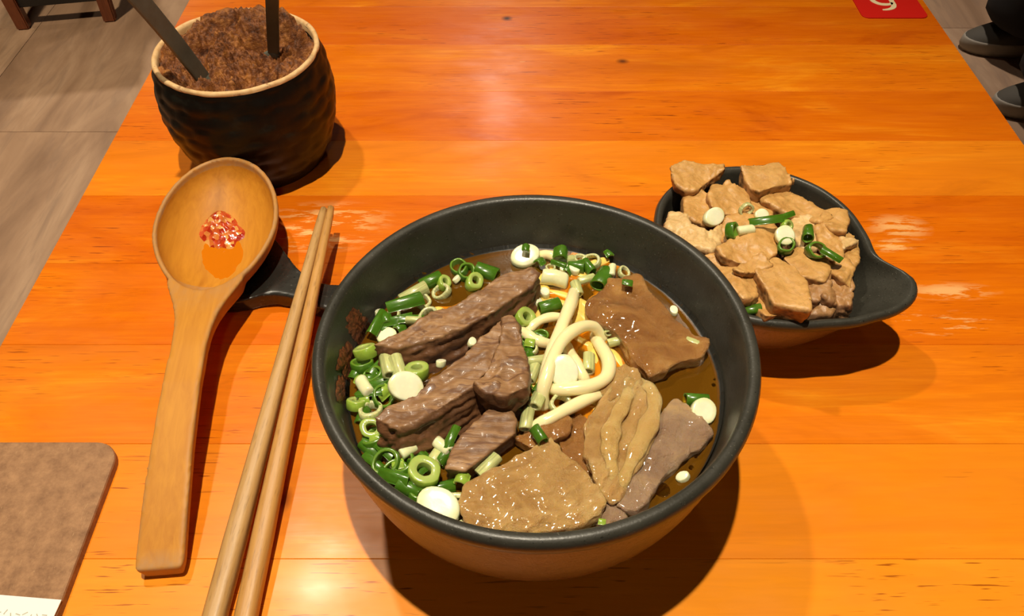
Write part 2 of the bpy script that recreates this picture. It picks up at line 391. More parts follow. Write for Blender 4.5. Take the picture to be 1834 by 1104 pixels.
def broth():
    m = bpy.data.materials.new('amber_broth'); m.use_nodes = True; nt = m.node_tree; nt.nodes.clear()
    N = nt.nodes.new; L = nt.links.new
    out = N('ShaderNodeOutputMaterial'); fr = N('ShaderNodeFresnel'); fr.inputs[0].default_value = 1.38
    gl = N('ShaderNodeBsdfGlossy'); gl.inputs['Roughness'].default_value = 0.04
    tr = N('ShaderNodeBsdfTransparent'); tr.inputs[0].default_value = (0.95, 0.66, 0.22, 1)
    df = N('ShaderNodeBsdfDiffuse'); df.inputs[0].default_value = (0.62, 0.25, 0.016, 1)
    a = N('ShaderNodeMixShader'); a.inputs[0].default_value = 0.17; L(tr.outputs[0], a.inputs[1]); L(df.outputs[0], a.inputs[2])
    b = N('ShaderNodeMixShader'); L(fr.outputs[0], b.inputs[0]); L(a.outputs[0], b.inputs[1]); L(gl.outputs[0], b.inputs[2])
    tx = N('ShaderNodeTexCoord'); nz = N('ShaderNodeTexNoise'); nz.inputs['Scale'].default_value = 130; L(tx.outputs['Object'], nz.inputs['Vector'])
    bp = N('ShaderNodeBump'); bp.inputs['Strength'].default_value = 0.12; bp.inputs['Distance'].default_value = 0.001; L(nz.outputs[0], bp.inputs['Height'])
    L(bp.outputs[0], gl.inputs['Normal']); L(bp.outputs[0], fr.inputs['Normal']); L(b.outputs[0], out.inputs[0]); return m
MAT['broth'] = broth()
mu = bpy.data.materials.new('broth_underside'); mu.use_nodes = True; mu.node_tree.nodes.clear()
o1, t1 = mu.node_tree.nodes.new('ShaderNodeOutputMaterial'), mu.node_tree.nodes.new('ShaderNodeBsdfTransparent'); mu.node_tree.links.new(t1.outputs[0], o1.inputs[0]); MAT['broth_under'] = mu
def oil():
    k = M('chilli_oil', 0.06, Coat_Weight=0.5).color((0.62, 0.17, 0.004)); return k.m
MAT['oil'] = oil()
def pulp():
    k = M('chilli_pulp', 0.2, Subsurface_Weight=0.2, Subsurface_Scale=0.002, Coat_Weight=0.8, Coat_Roughness=0.08)
    v = k.n('ShaderNodeTexVoronoi'); v.inputs['Scale'].default_value = 330; k.l(k.coord(), v.inputs['Vector']); sp = k.n('ShaderNodeSeparateColor'); k.l(v.outputs['Color'], sp.inputs[0])
    k.color(k.ramp(sp.outputs[0], [(0.0, (0.38, 0.02, 0.004)), (0.4, (0.56, 0.06, 0.012)), (0.62, (0.62, 0.17, 0.03)), (0.85, (0.72, 0.36, 0.09))])).bump(v.outputs[0], 0.6, 0.001); return k.m
MAT['pulp'] = pulp()
def crust():
    k = M('dried_sauce_crust', 0.5); n_ = k.noise(k.coord(), 420, 4, 0.7)
    k.color(k.ramp(n_, [(0.35, (0.04, 0.010, 0.003)), (0.65, (0.26, 0.07, 0.02))])).bump(n_, 0.6, 0.001); return k.m
MAT['crust'] = crust()
def floor_mat():
    k = M('vinyl_floor', 0.5); info = k.n('ShaderNodeObjectInfo')
    off = k.n('ShaderNodeVectorMath', operation='ADD'); k.l(k.n('ShaderNodeNewGeometry').outputs['Position'], off.inputs[0])
    sc = k.n('ShaderNodeVectorMath', operation='SCALE'); k.l(info.outputs['Location'], sc.inputs[0]); sc.inputs['Scale'].default_value = 13.7; k.l(sc.outputs[0], off.inputs[1])
    def mp(s): m_ = k.n('ShaderNodeMapping'); m_.inputs['Scale'].default_value = s; m_.inputs['Rotation'].default_value = (0, 0, 0.12); k.l(off.outputs[0], m_.inputs[0]); return m_.outputs[0]
    a = k.noise(mp((6, 1.5, 1)), 1.4, 5, 0.6, 0.8); b = k.noise(mp((22, 3, 1)), 1.6, 4, 0.6, 1.0)
    c = k.ramp(a, [(0.32, (0.27, 0.16, 0.088)), (0.5, (0.40, 0.25, 0.145)), (0.68, (0.54, 0.36, 0.22))]); c = k.mix(k.ramp(b, [(0.5, 0.0), (0.72, 0.5)]), c, (0.23, 0.15, 0.10))
    c = k.mix(k.math('MULTIPLY', info.outputs['Random'], 0.25), c, (0.20, 0.15, 0.11)); k.color(c); return k.m
MAT['floor'] = floor_mat()
MAT['joint'] = simple('floor_joint', (0.2, 0.15, 0.11), 0.8)
MAT['chairwood'] = wood('red_brown_chair_wood', (0.14, 0.036, 0.012), (0.22, 0.065, 0.022), (40, 40, 4), 0.4)
MAT['blackseat'] = simple('black_chair_vinyl', (0.012, 0.011, 0.010), 0.5)
MAT['cloth'] = M('black_cloth', 0.9).color((0.012, 0.011, 0.010)).m
MAT['shoe'] = simple('grey_shoe_canvas', (0.085, 0.075, 0.055), 0.8)
MAT['rubber'] = simple('off_white_rubber', (0.42, 0.38, 0.30), 0.6)
MAT['skin'] = simple('skin', (0.50, 0.29, 0.19), 0.5)
MAT['hair'] = simple('black_hair', (0.01, 0.009, 0.008), 0.5)

# ------------------------------------------------------------------ floor
fl = tag(obj('floor', box_mesh('floor', 7, 7, 0.05, z0=-0.055), MAT['joint'], loc=(0, 1.6, 0)), kind='structure')
tm = box_mesh('floor_tile', 0.4588, 0.9138, 0.0055, 0.0006, 1, z0=0.0)
tm.materials.append(MAT['floor'])
for i in range(-7, 8):
    for j in range(-3, 5):
        o = obj('floor_tile', tm, parent=fl); o.location = (-1.02+i*0.46-0.0, 1.517+0.4575+j*0.915+(0.0 if i % 2 == 0 else 0.4575)-1.6, -0.0055)

MAT['plaster'] = simple('warm_plaster', (0.16, 0.12, 0.085), 0.9)
for nm, sx, sy, sz, x, y, z in (('wall_left', .1, 7.2, 2.8, -3.55, 1.6, -.005), ('wall_right', .1, 7.2, 2.8, 3.55, 1.6, -.005), ('wall_back', 7, .1, 2.8, 0, 5.15, -.005), ('wall_front', 7, .1, 2.8, 0, -1.95, -.005), ('ceiling', 7.2, 7.2, .1, 0, 1.6, 2.795)):
    tag(obj(nm, box_mesh(nm, sx, sy, sz), MAT['plaster'], loc=(x, y, z)), kind='structure')

# ------------------------------------------------------------------ table
TX0, TX1 = -0.2775, 0.3535
tb = empty('wooden_table', ((TX0+TX1)/2, 0.46, 0))
tag(tb, 'orange varnished table of long glued wooden boards under the bowls', 'table')
seams = [0.032, 0.095, 0.157, 0.2165, 0.2795, 0.342, 0.404, 0.463, 0.5235, 0.590, 0.651, 0.713, 0.775, 0.838, 0.90]
tone = [.62, .86, .74, .58, .44, .36, .66, .40, .52, .30, .50, .45, .55, .5]
for i in range(len(seams)-1):
    y0, y1 = seams[i], seams[i+1]
    me = box_mesh('plank', TX1-TX0, y1-y0-0.00008, 0.032, 0.00022, 1, z0=-0.032)
    o = obj('plank', me, MAT['table'], tb); o.location = (0, (y0+y1)/2-0.46, T)
    o.color = (random.random(), random.random(), tone[i], 1)
MAT['tleg'] = wood('table_leg_wood', (0.36, 0.09, 0.01), (0.5, 0.14, 0.015), (40, 40, 3), 0.35)
for sx in (-1, 1):
    for sy in (-1, 1):
        o = obj('leg', box_mesh('leg', 0.05, 0.05, T-0.032, 0.004), MAT['tleg'], tb); o.location = (sx*0.27, sy*0.385, 0)
for nm, sx, sy, lx, ly in (('apron', 0, -.385, .49, .022), ('apron', 0, .385, .49, .022), ('apron', -.27, 0, .022, .72), ('apron', .27, 0, .022, .72)):
    o = obj(nm, box_mesh(nm, lx, ly, 0.07, 0.002), MAT['tleg'], tb); o.location = (sx, sy, T-0.102)

# ------------------------------------------------------------------ soup bowl
BC = Vector((0.0096, 0.2105, T)); BZ, BR = 0.089, 0.0900
def bowl_inner(z):
    pts = [(0.0, 0.010), (0.030, 0.012), (0.055, 0.019), (0.068, 0.031), (0.0752, 0.046), (0.0795, 0.062), (0.0828, 0.078), (0.0842, 0.086)]
    for (r0, z0), (r1, z1) in zip(pts, pts[1:]):
        if z <= z1: return r0+(r1-r0)*max(0, (z-z0))/(z1-z0)
    return pts[-1][0]
prof = [(0, 0.004), (0.038, 0.004), (0.0395, 0.0), (0.043, 0.0), (0.0445, 0.002), (0.048, 0.0045), (0.0605, 0.0105), (0.0705, 0.0195), (0.0775, 0.0315), (0.0823, 0.046), (0.0853, 0.062), (0.0868, 0.0775), (0.0872, 0.0785),
        (0.0886, 0.0795), (0.0898, 0.0825), (0.0902, 0.0858), (0.0892, 0.0884), (0.0872, 0.0892), (0.0852, 0.0884), (0.0842, 0.0860), (0.0828, 0.078), (0.0795, 0.062), (0.0752, 0.046), (0.068, 0.031), (0.055, 0.019), (0.030, 0.012), (0, 0.010)]
def dense(pr, s0, s1, n):
    """spline-refine profile between two indexes"""
    mid = spline([Vector((r, z, 0)) for r, z in pr[s0:s1+1]], n); return pr[:s0]+[(p.x, p.y) for p in mid]+pr[s1+1:]
p2 = dense(prof, 18, 26, 4); p2 = dense(p2, 5, 11, 4); p2[-1] = (0, 0.010)
zsplit = next(i for i, p in enumerate(p2) if p[1] > 0.0780 and p[0] > 0.0869)
me, fm = lathe('soup_bowl', p2, 128, lambda j, a, r, z: (r*(1+0.004*noise.noise(Vector((math.cos(a)*1.3, math.sin(a)*1.3, z*20)))), z+0.0007*noise.noise(Vector((math.cos(a)*1.1+5, math.sin(a)*1.1, 0)))*(z/0.09)))
me.materials.append(MAT['glaze']); me.materials.append(MAT['bronze'])
for p, j in zip(me.polygons, fm): p.material_index = 1 if j < zsplit else 0
bowl = obj('soup_bowl', me, loc=BC)
tag(bowl, 'large charcoal stoneware bowl holding the beef noodle soup', 'bowl')
def wall_hit(px, py):
    z = 0.086
    while z > 0.02:
        p = W(px, py, z)
        if math.hypot(p.x-BC.x, p.y-BC.y) >= bowl_inner(z)-0.0004: return p
        z -= 0.0004
    return W(px, py, 0.03)
def stain(cx, cy, rx, ry, seed):
    n = 40; verts = []; faces = []
    for ring in range(7):
        f = ring/6
        for i in range(n):
            a = 2*math.pi*i/n; k = 1+0.5*noise.noise(Vector((math.cos(a)*1.1+seed, math.sin(a)*1.1, seed)))+0.35*noise.noise(Vector((math.cos(a)*3.3+seed, math.sin(a)*3.3, 1)))
            p = wall_hit(cx+math.cos(a)*rx*f*k, cy+math.sin(a)*ry*f*k); d = Vector((BC.x-p.x, BC.y-p.y, 0.02)).normalized()
            h = (0.0009+0.0007*noise.noise(p*900))*(1-f**3)-0.0001
            verts.append(p+d*h-BC)
    for r in range(6):
        for i in range(n):
            q = (i+1) % n; faces.append((r*n+i, r*n+q, (r+1)*n+q, (r+1)*n+i))
    o = obj('dried_sauce', mesh('dried_sauce', verts, faces), MAT['crust'], bowl); o['label'] = 'rusty brown dried sauce crust on the inner wall'
stain(640, 583, 20, 26, 1.3); stain(620, 645, 15, 30, 4.1); stain(611, 695, 10, 24, 7.7)

# ------------------------------------------------------------------ broth
ZB = 0.064
bp_ = []
rB = bowl_inner(ZB)
for i in range(0, 25):
    r = rB*i/24; bp_.append((r, ZB+(0.0012*max(0, (r/rB-0.93)/0.07)**2)))
bot = [(bowl_inner(z)-0.0004, z) for z in (0.060, 0.05, 0.04, 0.03, 0.02, 0.014)]+[(0, 0.0115)]
bp_[0] = (0, ZB)
me, _ = lathe('broth', bp_[:1]+bp_[1:]+bot, 96, lambda j, a, r, z: (r-0.0003, z+(0.00035*noise.noise(Vector((r*math.cos(a)*70, r*math.sin(a)*70, 1))) if z >= ZB-1e-6 else 0)))
me.materials.append(MAT['broth']); me.materials.append(MAT['broth_under'])
for p in me.polygons: p.material_index = 1 if max(me.vertices[v].co.z for v in p.vertices) < ZB-0.002 else 0
br = obj('broth', me, loc=BC); tag(br, 'clear amber beef broth filling the large charcoal bowl', 'broth')
br.location = BC

# ------------------------------------------------------------------ food in the soup
def px_poly(pts, z, org=(0, 0), s=1.0):
    out = []
    for p in pts:
        out.append(W(org[0]+p[0]/s, org[1]+p[1]/s, z+(p[2] if len(p) > 2 else 0)))
    return out
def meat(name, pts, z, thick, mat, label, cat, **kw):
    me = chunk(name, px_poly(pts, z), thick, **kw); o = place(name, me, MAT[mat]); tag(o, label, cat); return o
G = (0.8, 0.55)
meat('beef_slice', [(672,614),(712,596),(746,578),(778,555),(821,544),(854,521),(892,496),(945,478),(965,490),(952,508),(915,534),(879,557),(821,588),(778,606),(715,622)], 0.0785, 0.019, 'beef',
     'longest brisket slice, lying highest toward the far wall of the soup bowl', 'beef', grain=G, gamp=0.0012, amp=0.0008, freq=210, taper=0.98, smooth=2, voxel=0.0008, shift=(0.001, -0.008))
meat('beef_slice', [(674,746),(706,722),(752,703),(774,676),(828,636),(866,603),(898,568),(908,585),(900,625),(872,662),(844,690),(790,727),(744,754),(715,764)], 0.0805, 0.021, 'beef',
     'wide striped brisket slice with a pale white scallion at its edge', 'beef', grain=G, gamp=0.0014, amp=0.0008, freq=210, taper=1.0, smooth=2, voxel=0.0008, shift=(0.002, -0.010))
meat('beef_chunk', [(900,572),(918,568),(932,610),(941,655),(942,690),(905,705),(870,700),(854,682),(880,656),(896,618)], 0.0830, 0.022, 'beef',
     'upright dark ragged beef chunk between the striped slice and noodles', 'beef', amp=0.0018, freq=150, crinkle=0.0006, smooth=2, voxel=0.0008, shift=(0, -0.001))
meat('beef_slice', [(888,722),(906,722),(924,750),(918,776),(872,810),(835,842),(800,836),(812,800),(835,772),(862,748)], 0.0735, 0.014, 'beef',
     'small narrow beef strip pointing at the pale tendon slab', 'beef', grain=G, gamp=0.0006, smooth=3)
meat('beef_tendon', [(985,786),(1015,820),(1048,850),(1080,890),(1074,922),(1023,942),(960,950),(880,948),(836,934),(824,902),(836,866),(888,838),(940,815)], 0.0715, 0.012, 'tendon',
     'broad shiny tan tendon slab against the rim of the soup bowl', 'beef tendon', bulge=0.003, amp=0.0010, freq=150, smooth=6, voxel=0.0008, grain=(1, 0.7), gamp=0.0007)
folded = meat('beef_tendon', [(1051,765),(1080,715),(1110,680),(1150,678),(1172,700),(1178,730),(1163,789),(1135,840),(1112,893),(1092,895),(1070,863),(1050,808)], 0.0700, 0.013, 'tendon',
     'folded ridged tendon piece next to the mauve one', 'beef tendon', amp=0.0012, freq=100, grain=(0.5, 1), gamp=0.0016, smooth=7)
meat('beef_tendon', [(1208,716),(1232,729),(1274,774),(1254,802),(1215,822),(1192,850),(1165,885),(1142,915),(1108,902),(1134,851),(1162,795),(1186,735)], 0.0690, 0.012, 'tendon_grey',
     'greyish mauve tendon sheet leaning toward the bare side of the bowl', 'beef tendon', amp=0.0016, freq=95, grain=(0.5, 1), gamp=0.0008, smooth=6)
meat('beef_tendon', [(1090,500),(1120,494),(1148,496),(1158,514),(1204,567),(1240,596),(1265,604),(1256,636),(1217,646),(1164,668),(1136,648),(1120,613),(1098,588),(1055,565),(1057,542),(1085,521)], 0.0715, 0.013, 'tendon_brown',
     'amber brown gristly beef chunk nearest the fried tofu dish', 'beef tendon', amp=0.0022, freq=85, grain=(-0.6, 1), gamp=0.0005, smooth=5, bulge=0.001)
meat('beef_tendon', [(1000,760),(1040,742),(1060,765),(1055,800),(1066,850),(1040,840),(1010,805)], 0.0660, 0.010, 'tendon_brown',
     'half sunk amber tendon lump between two larger tendon pieces', 'beef tendon', amp=0.0010, smooth=6)
meat('beef_scrap', [(925,782),(960,770),(985,757),(1008,743),(1024,752),(1014,776),(985,790),(950,800)], 0.0700, 0.006, 'tendon_brown',
     'thin curled beef scrap under the lowest straight noodle', 'beef', amp=0.0010, smooth=4, voxel=0.0008)
meat('beef_scrap', [(1080,905),(1104,903),(1120,925),(1092,935),(1070,934)], 0.0675, 0.008, 'tendon_grey',
     'small mauve scrap wedged between broad tendon and the rim', 'beef', amp=0.0006, smooth=4, voxel=0.0008)
meat('beef_scrap', [(1072,694),(1095,668),(1118,656),(1140,664),(1150,690),(1120,700),(1095,716)], 0.0700, 0.009, 'tendon',
     'small glossy tendon scrap at the head of the folded tendon', 'beef tendon', amp=0.0012, smooth=4, voxel=0.0008)

MAT['fat'] = tendon('pale_tendon_ridge', (0.58, 0.34, 0.10), (0.70, 0.45, 0.16), (0.80, 0.56, 0.23))
for pts_ in ([(1148,684,.0675),(1168,700,.0705),(1172,730,.0715),(1158,770,.0715),(1138,812,.071),(1118,856,.070),(1106,888,.068)], [(1132,690,.0685),(1118,722,.0712),(1098,762,.0715),(1092,800,.071),(1096,838,.070),(1096,872,.068)]):
    pth_ = [p-folded.location for p in spline([W(*p) for p in pts_], 8)]
    obj('tendon_ridge', tube('tendon_ridge', pth_, lambda t: (0.0012+0.0024*math.sin(math.pi*min(1, t*1.05))**0.6 if t < .95 else 0.0012)*(1+0.25*math.sin(t*23)*math.sin(t*9+1)), 12, 0.45), MAT['fat'], folded)
# noodles
def noodle(pts, r=0.0027, mat='noodle', label='pale thick noodle curling above the broth', group='noodles above the broth'):
    path = spline([W(p[0], p[1], p[2]) for p in pts], 8)
    me = tube('noodle', path, lambda t: r*(1+0.06*math.sin(t*17+pts[0][0])), 12, 0.92); o = place('noodle', me, MAT[mat]); tag(o, label, 'noodle', group)
noodle([(1029,522,.066),(1022,545,.0715),(1008,580,.0735),(993,620,.0735),(980,660,.072),(970,705,.068),(962,735,.061)], 0.0029, label='straightest pale noodle pointing at the far wall of the bowl', group=None)
noodle([(1082,606,.063),(1064,586,.0695),(1040,586,.0735),(1012,605,.0758),(993,635,.0760),(980,672,.0745),(972,702,.071),(975,730,.064)], 0.0028, label='pale noodle arching over the straightest noodle', group=None)
noodle([(1052,590,.058),(1074,618,.0655),(1090,648,.0690),(1086,675,.0705),(1062,690,.0712),(1030,696,.0712),(998,698,.0705),(978,690,.066)], 0.0030, label='pale noodle looped round the white scallion bulb', group=None)
noodle([(940,790,.061),(962,764,.067),(990,747,.0695),(1030,726,.0695),(1068,708,.0675),(1096,698,.061)], 0.0027, label='pale noodle lying just above the thin curled beef scrap', group=None)
noodle([(925,585,.064),(945,600,.067),(962,610,.0675),(985,617,.065)], 0.0025, label='short noodle end poking toward the ragged beef chunk', group=None)
noodle([(934,612,.062),(950,588,.0665),(972,572,.068),(1000,568,.0675),(1020,580,.064)], 0.0022, label='thin noodle curving round a light green scallion ring', group=None)
noodle([(1012,618,.065),(1026,642,.068),(1040,668,.0675),(1050,690,.064)], 0.0027, label='short noodle dipping inside the big noodle loop', group=None)
noodle([(960,462,.0625),(978,456,.066),(1000,462,.066),(1030,470,.062)], 0.0025, label='noodle peeping out by the far wall of the bowl', group=None)
sub = 'soaked yellow noodle just below the broth surface'
for pts in ([(955,520),(990,528),(1030,540),(1060,560)], [(1000,500),(1040,497),(1070,520),(1075,545)], [(960,550),(1000,545),(1050,575),(1075,600)],
            [(1045,610),(1062,640),(1070,680),(1055,715)], [(1020,640),(1050,665),(1075,720),(1100,740)], [(975,640),(1000,690),(990,730),(1010,770)],
            [(1030,740),(1060,735),(1090,760),(1100,800)], [(940,640),(960,680),(955,720),(975,760)], [(1010,470),(1045,480),(1085,470),(1110,480)], [(1000,560),(1030,600),(1020,650),(1035,700)],
            [(985,480),(1012,510),(1008,545),(990,590)], [(1060,480),(1030,520),(1040,560),(1020,600)], [(1010,600),(1060,625),(1100,640),(1120,680)], [(950,500),(975,520),(970,560),(955,600)], [(1090,600),(1075,640),(1085,690),(1060,730)], [(1000,700),(1040,720),(1050,760),(1035,800)], [(1090,530),(1060,545),(1050,600),(1060,640)], [(935,680),(950,720),(990,745),(1000,790)], [(780,560),(820,555),(860,530),(900,510)], [(1035,455),(1000,490),(960,505),(935,530)]):
    noodle([(x, y, 0.0618+0.0010*random.uniform(-1, 1)) for x, y in pts], 0.0027, 'noodle_wet', sub, 'noodles under the broth')

# ------------------------------------------------------------------ scallions
def tube_ring(name, R, r, L, n=20, sq=0.85, arc=None):
    """hollow scallion ring along local z; 'inner' marks the bore and cut ends"""
    verts, faces, inn = [], [], []
    a0, a1 = (0, 2*math.pi) if arc is None else (-arc/2, arc/2)
    m = n if arc is None else n+1
    e = min(0.0004, (R-r)*0.3)
    sec = [(R-e, -L/2), (R, -L/2+e), (R, L/2-e), (R-e, L/2), (r+e*0.5, L/2), (r, L/2-e), (r, -L/2+e), (r+e*0.5, -L/2)]
    for i in range(m):
        a = a0+(a1-a0)*i/n; k = 1+0.13*noise.noise(Vector((math.cos(a)*1.3, math.sin(a)*1.3, R*900)))
        for j, (q, z) in enumerate(sec):
            verts.append((q*k*math.cos(a), q*k*math.sin(a)*sq, z)); inn.append(0.0 if j in (1, 2) else (0.5 if j in (0, 3) else 1.0))
    s = len(sec)
    for i in range(n):
        p, q = i*s, ((i+1) % m)*s
        for j in range(s): faces.append((p+j, q+j, q+(j+1) % s, p+(j+1) % s))
    if arc is not None: faces.append(tuple(range(s))[::-1]); faces.append(tuple((m-1)*s+j for j in range(s)))
    me = mesh(name, verts, faces); me.attributes.new('inner', 'FLOAT', 'POINT').data.foreach_set('value', inn); return me
def disc(name, R, L, n=22, sq=0.9):
    prof_ = [(0, -L/2), (R*0.95, -L/2), (R, -L*0.42), (R*1.01, 0), (R, L*0.40), (R*0.95, L*0.48), (R*0.86, L*0.52), (R*0.6, L*0.55), (R*0.3, L*0.56), (0, L*0.54)]
    me, _ = lathe(name, prof_, n, lambda j, a, r, z: (r*(1+0.05*noise.noise(Vector((math.cos(a)*1.2, math.sin(a)*1.2, R*777)))), z))
    for v in me.vertices: v.co.y *= sq
    me.attributes.new('inner', 'FLOAT', 'POINT').data.foreach_set('value', [1.0 if v.co.z > L*0.4 and math.hypot(v.co.x, v.co.y) < R*0.8 else 0.0 for v in me.vertices]); return me
PX = 0.00024
KIND = {  # name, material, label words, group
 'dt': ('scallion_tube', 'on_dark', 'dark green hollow scallion tube'),
 'dr': ('scallion_ring', 'on_dark', 'dark green scallion ring'),
 'df': ('scallion_leaf', 'on_dark', 'dark green curled scallion leaf strip'),
 'db': ('scallion_bit', 'on_dark', 'tiny dark green scallion fleck'),
 'lr': ('scallion_ring', 'on_light', 'light green scallion ring'),
 'lb': ('scallion_bit', 'on_light', 'tiny light green scallion fleck'),
 'ws': ('scallion_slice', 'on_white', 'round white scallion slice'),
 'wb': ('scallion_bit', 'on_white', 'small white scallion scrap'),
 'wc': ('scallion_stick', 'on_white', 'white scallion stick'),
 'ps': ('scallion_stick', 'on_pale', 'pale striped scallion stick'),
 'pr': ('scallion_ring', 'on_pale', 'pale translucent scallion ring')}
def scallion(k, px, py, size, z, where, ang=None, tilt=None, lab=None):
    name, mat, words = KIND[k]; s = size*PX*0.58; R = random
    if k == 'dt': me = tube_ring(name, s*0.62, s*0.47, s*1.7); lie = True
    elif k == 'dr': me = tube_ring(name, s, s*0.74, s*1.0); lie = False
    elif k == 'df': me = tube_ring(name, s*0.62, s*0.54, s*1.9, 14, 0.7, R.uniform(1.5, 2.4)); lie = True
    elif k in ('db', 'lb'): me = tube_ring(name, s, s*0.7, s*1.3, 8, 0.8, R.uniform(1.5, 2.5)); lie = True
    elif k == 'lr': me = tube_ring(name, s, s*0.45, s*0.95); lie = False
    elif k == 'pr': me = tube_ring(name, s, s*0.66, s*0.7); lie = False
    elif k == 'ws': me = disc(name, s, s*0.62, 24, R.uniform(.74, .95)); lie = False
    elif k == 'wb': me = disc(name, s, s*0.9, 12, 0.7); lie = False
    elif k == 'wc': me = disc(name, s*0.62, s*1.8, 16, 0.9); lie = True
    else: me = tube_ring(name, s*0.55, s*0.30, s*1.9, 16); lie = True
    if k != 'ws':
        kb, tw = R.uniform(-.22, .22)/s, R.uniform(-.35, .35)/s
        for v in me.vertices:
            c = v.co; x_ = c.x+kb*c.z*c.z; y_ = c.y*(1+0.25*tw*s*c.z/s); a_ = tw*c.z*0.5
            v.co = (x_*math.cos(a_)-y_*math.sin(a_), x_*math.sin(a_)+y_*math.cos(a_), c.z*(1+0.12*noise.noise(Vector((c.x/s, c.y/s, px*.37)))))
    o = obj(name, me, MAT[mat])
    if ang is None: ang = R.uniform(0, 360)
    a = math.radians(ang)
    if lie: rot = Matrix.Rotation(a, 4, 'Z') @ Matrix.Rotation(math.radians(R.uniform(-12, 12)), 4, 'Y') @ Matrix.Rotation(math.pi/2, 4, 'Y') @ Matrix.Rotation(R.uniform(0, 6.28) if k not in ('df', 'db', 'lb') else math.pi, 4, 'Z')
    else:
        t = math.radians(R.uniform(5, 38) if tilt is None else tilt)
        rot = Matrix.Rotation(a, 4, 'Z') @ Matrix.Rotation(t, 4, 'X') @ Matrix.Rotation(R.uniform(0, 6.28), 4, 'Z')
    o.matrix_world = Matrix.Translation(W(px, py, z)) @ rot
    tag(o, lab or words+' '+where, 'scallion', None if lab else (words+'s '+where)); return o
SOUP = 'floating in the soup'
ON = [('dt',772,504,46,.066,25),('dr',822,481,36,.066),('dr',834,489,34,.067),('dt',871,487,46,.066,-20),('lr',849,505,34,.067),('lr',795,507,28,.067),('pr',790,524,34,.066),
 ('ps',742,527,54,.0665,30),('wb',818,500,16,.067),('df',727,553,60,.067,25),('pr',757,540,32,.066),('wb',681,563,24,.067),('pr',705,565,28,.068),('df',714,578,52,.067,15),('df',677,588,50,.066,70),
 ('ws',693,603,34,.067),('pr',767,566,34,.071),('ps',742,575,28,.072,-5),('df',701,584,44,.066,40),('df',735,580,46,.067,10),('db',692,575,26,.068),('db',716,592,26,.067),
 ('lr',654,631,38,.069),('dr',651,655,36,.067),('df',676,660,44,.067,60),('dr',670,676,36,.068),('df',684,690,46,.068,20),('ps',696,655,44,.074,-75),('ps',714,662,46,.075,-70),('lr',747,667,40,.076),
 ('wb',790,651,20,.077),('wb',845,614,18,.074),('wc',653,694,34,.070,-60),('dt',640,668,30,.066,70),('dr',684,711,38,.068),('df',664,712,40,.067,10),('lr',638,725,32,.068),('pr',664,737,40,.068),('lr',666,768,34,.070),
 ('dr',672,789,40,.067),('dt',717,792,38,.068,15),('wc',730,807,26,.071,40),('dt',662,806,36,.066,-40),('dr',692,831,44,.068),('dr',725,834,40,.068),('df',711,861,52,.067,-20),('dt',732,878,42,.067,-30),('df',690,812,44,.067,-40),
 ('lr',758,847,48,.071),('ps',776,822,40,.068,60),('wc',792,800,30,.070,-40),('df',809,786,40,.071,65),('dt',800,815,40,.067,50),('df',787,876,46,.066,15),('dr',752,888,36,.066),('lb',828,861,26,.069),
 ('ps',874,834,40,.070,45),('ps',940,752,36,.069,80),('dt',937,728,36,.067,60),('db',757,713,14,.078),('dr',700,800,36,.067),('df',745,860,40,.066,40),('dt',650,745,34,.066,80),('dr',708,845,36,.067),('df',670,830,40,.066,-45),('dr',742,822,30,.066),('df',765,884,40,.066,-10),
 ('db',966,473,24,.067),('db',1004,459,34,.068),('ps',1014,468,30,.066,10),('dt',1019,482,30,.066,60),('wb',1028,483,22,.067),('pr',1060,468,34,.066),('pr',1040,466,28,.066),('dt',1078,499,48,.068,60),('wc',1095,486,24,.070,80),('pr',1117,488,26,.066),
 ('ps',1033,517,32,.0685,100),('wb',976,525,22,.067),('wb',962,541,22,.067),('wb',950,537,20,.066),('dt',984,549,44,.068,20),('lr',939,570,38,.069),('db',1123,513,26,.0745),('ps',1088,589,26,.068,90),('lb',951,618,26,.067),('dt',943,640,34,.066,80),
 ('ps',958,648,34,.068,10),('ps',951,666,34,.068,70),('ps',1057,651,36,.067,85),('wb',1207,557,18,.066),('ps',1245,620,34,.070,-30),('dt',968,695,32,.070,60),('ps',1104,612,30,.067,10),
 ('ps',966,715,38,.071,70),('pr',1003,725,36,.069),('dt',966,778,30,.075,-60),('dt',1248,716,40,.066,0),('wb',1223,855,20,.066),('lb',1077,939,16,.069),('wb',1010,480,18,.067),('ps',1050,500,30,.065,20)]
rs = random.Random(21)
for n_, x0_, x1_, y0_, y1_, f_ in ((13, 668, 752, 548, 604, lambda x, y: y > 650-0.13*(x-600)*2.6+20), (9, 645, 700, 645, 725, None), (14, 660, 770, 790, 885, lambda x, y: y-790 < (x-640)*0.95), (6, 930, 975, 600, 700, None), (7, 985, 1100, 455, 492, None)):
    for _ in range(n_):
        x, y = rs.uniform(x0_, x1_), rs.uniform(y0_, y1_)
        if f_ and not f_(x, y): continue
        ON.append((rs.choice(('db', 'df', 'dr', 'db', 'lb', 'pr', 'dt')), round(x), round(y), rs.uniform(18, 34), .0665))
def region(x, y):
    if x < 800 and y < 622: return 'floating beside the longest brisket slice'
    if x < 900 and y < 540: return 'by the bowl wall behind the longest brisket slice'
    if x < 800 and y < 745: return 'between the dried sauce crust and the striped brisket'
    if x < 890: return 'in the green heap beside the small narrow beef strip'
    if 900 <= x < 1110 and y < 560: return 'among sunken noodles by the far wall'
    if x < 1110: return 'among the curling noodles above the broth'
    return 'beside the amber beef chunk or bare bowl wall'
for it in ON:
    scallion(*it[:4], it[4]-0.001, region(it[1], it[2]), it[5] if len(it) > 5 else None)
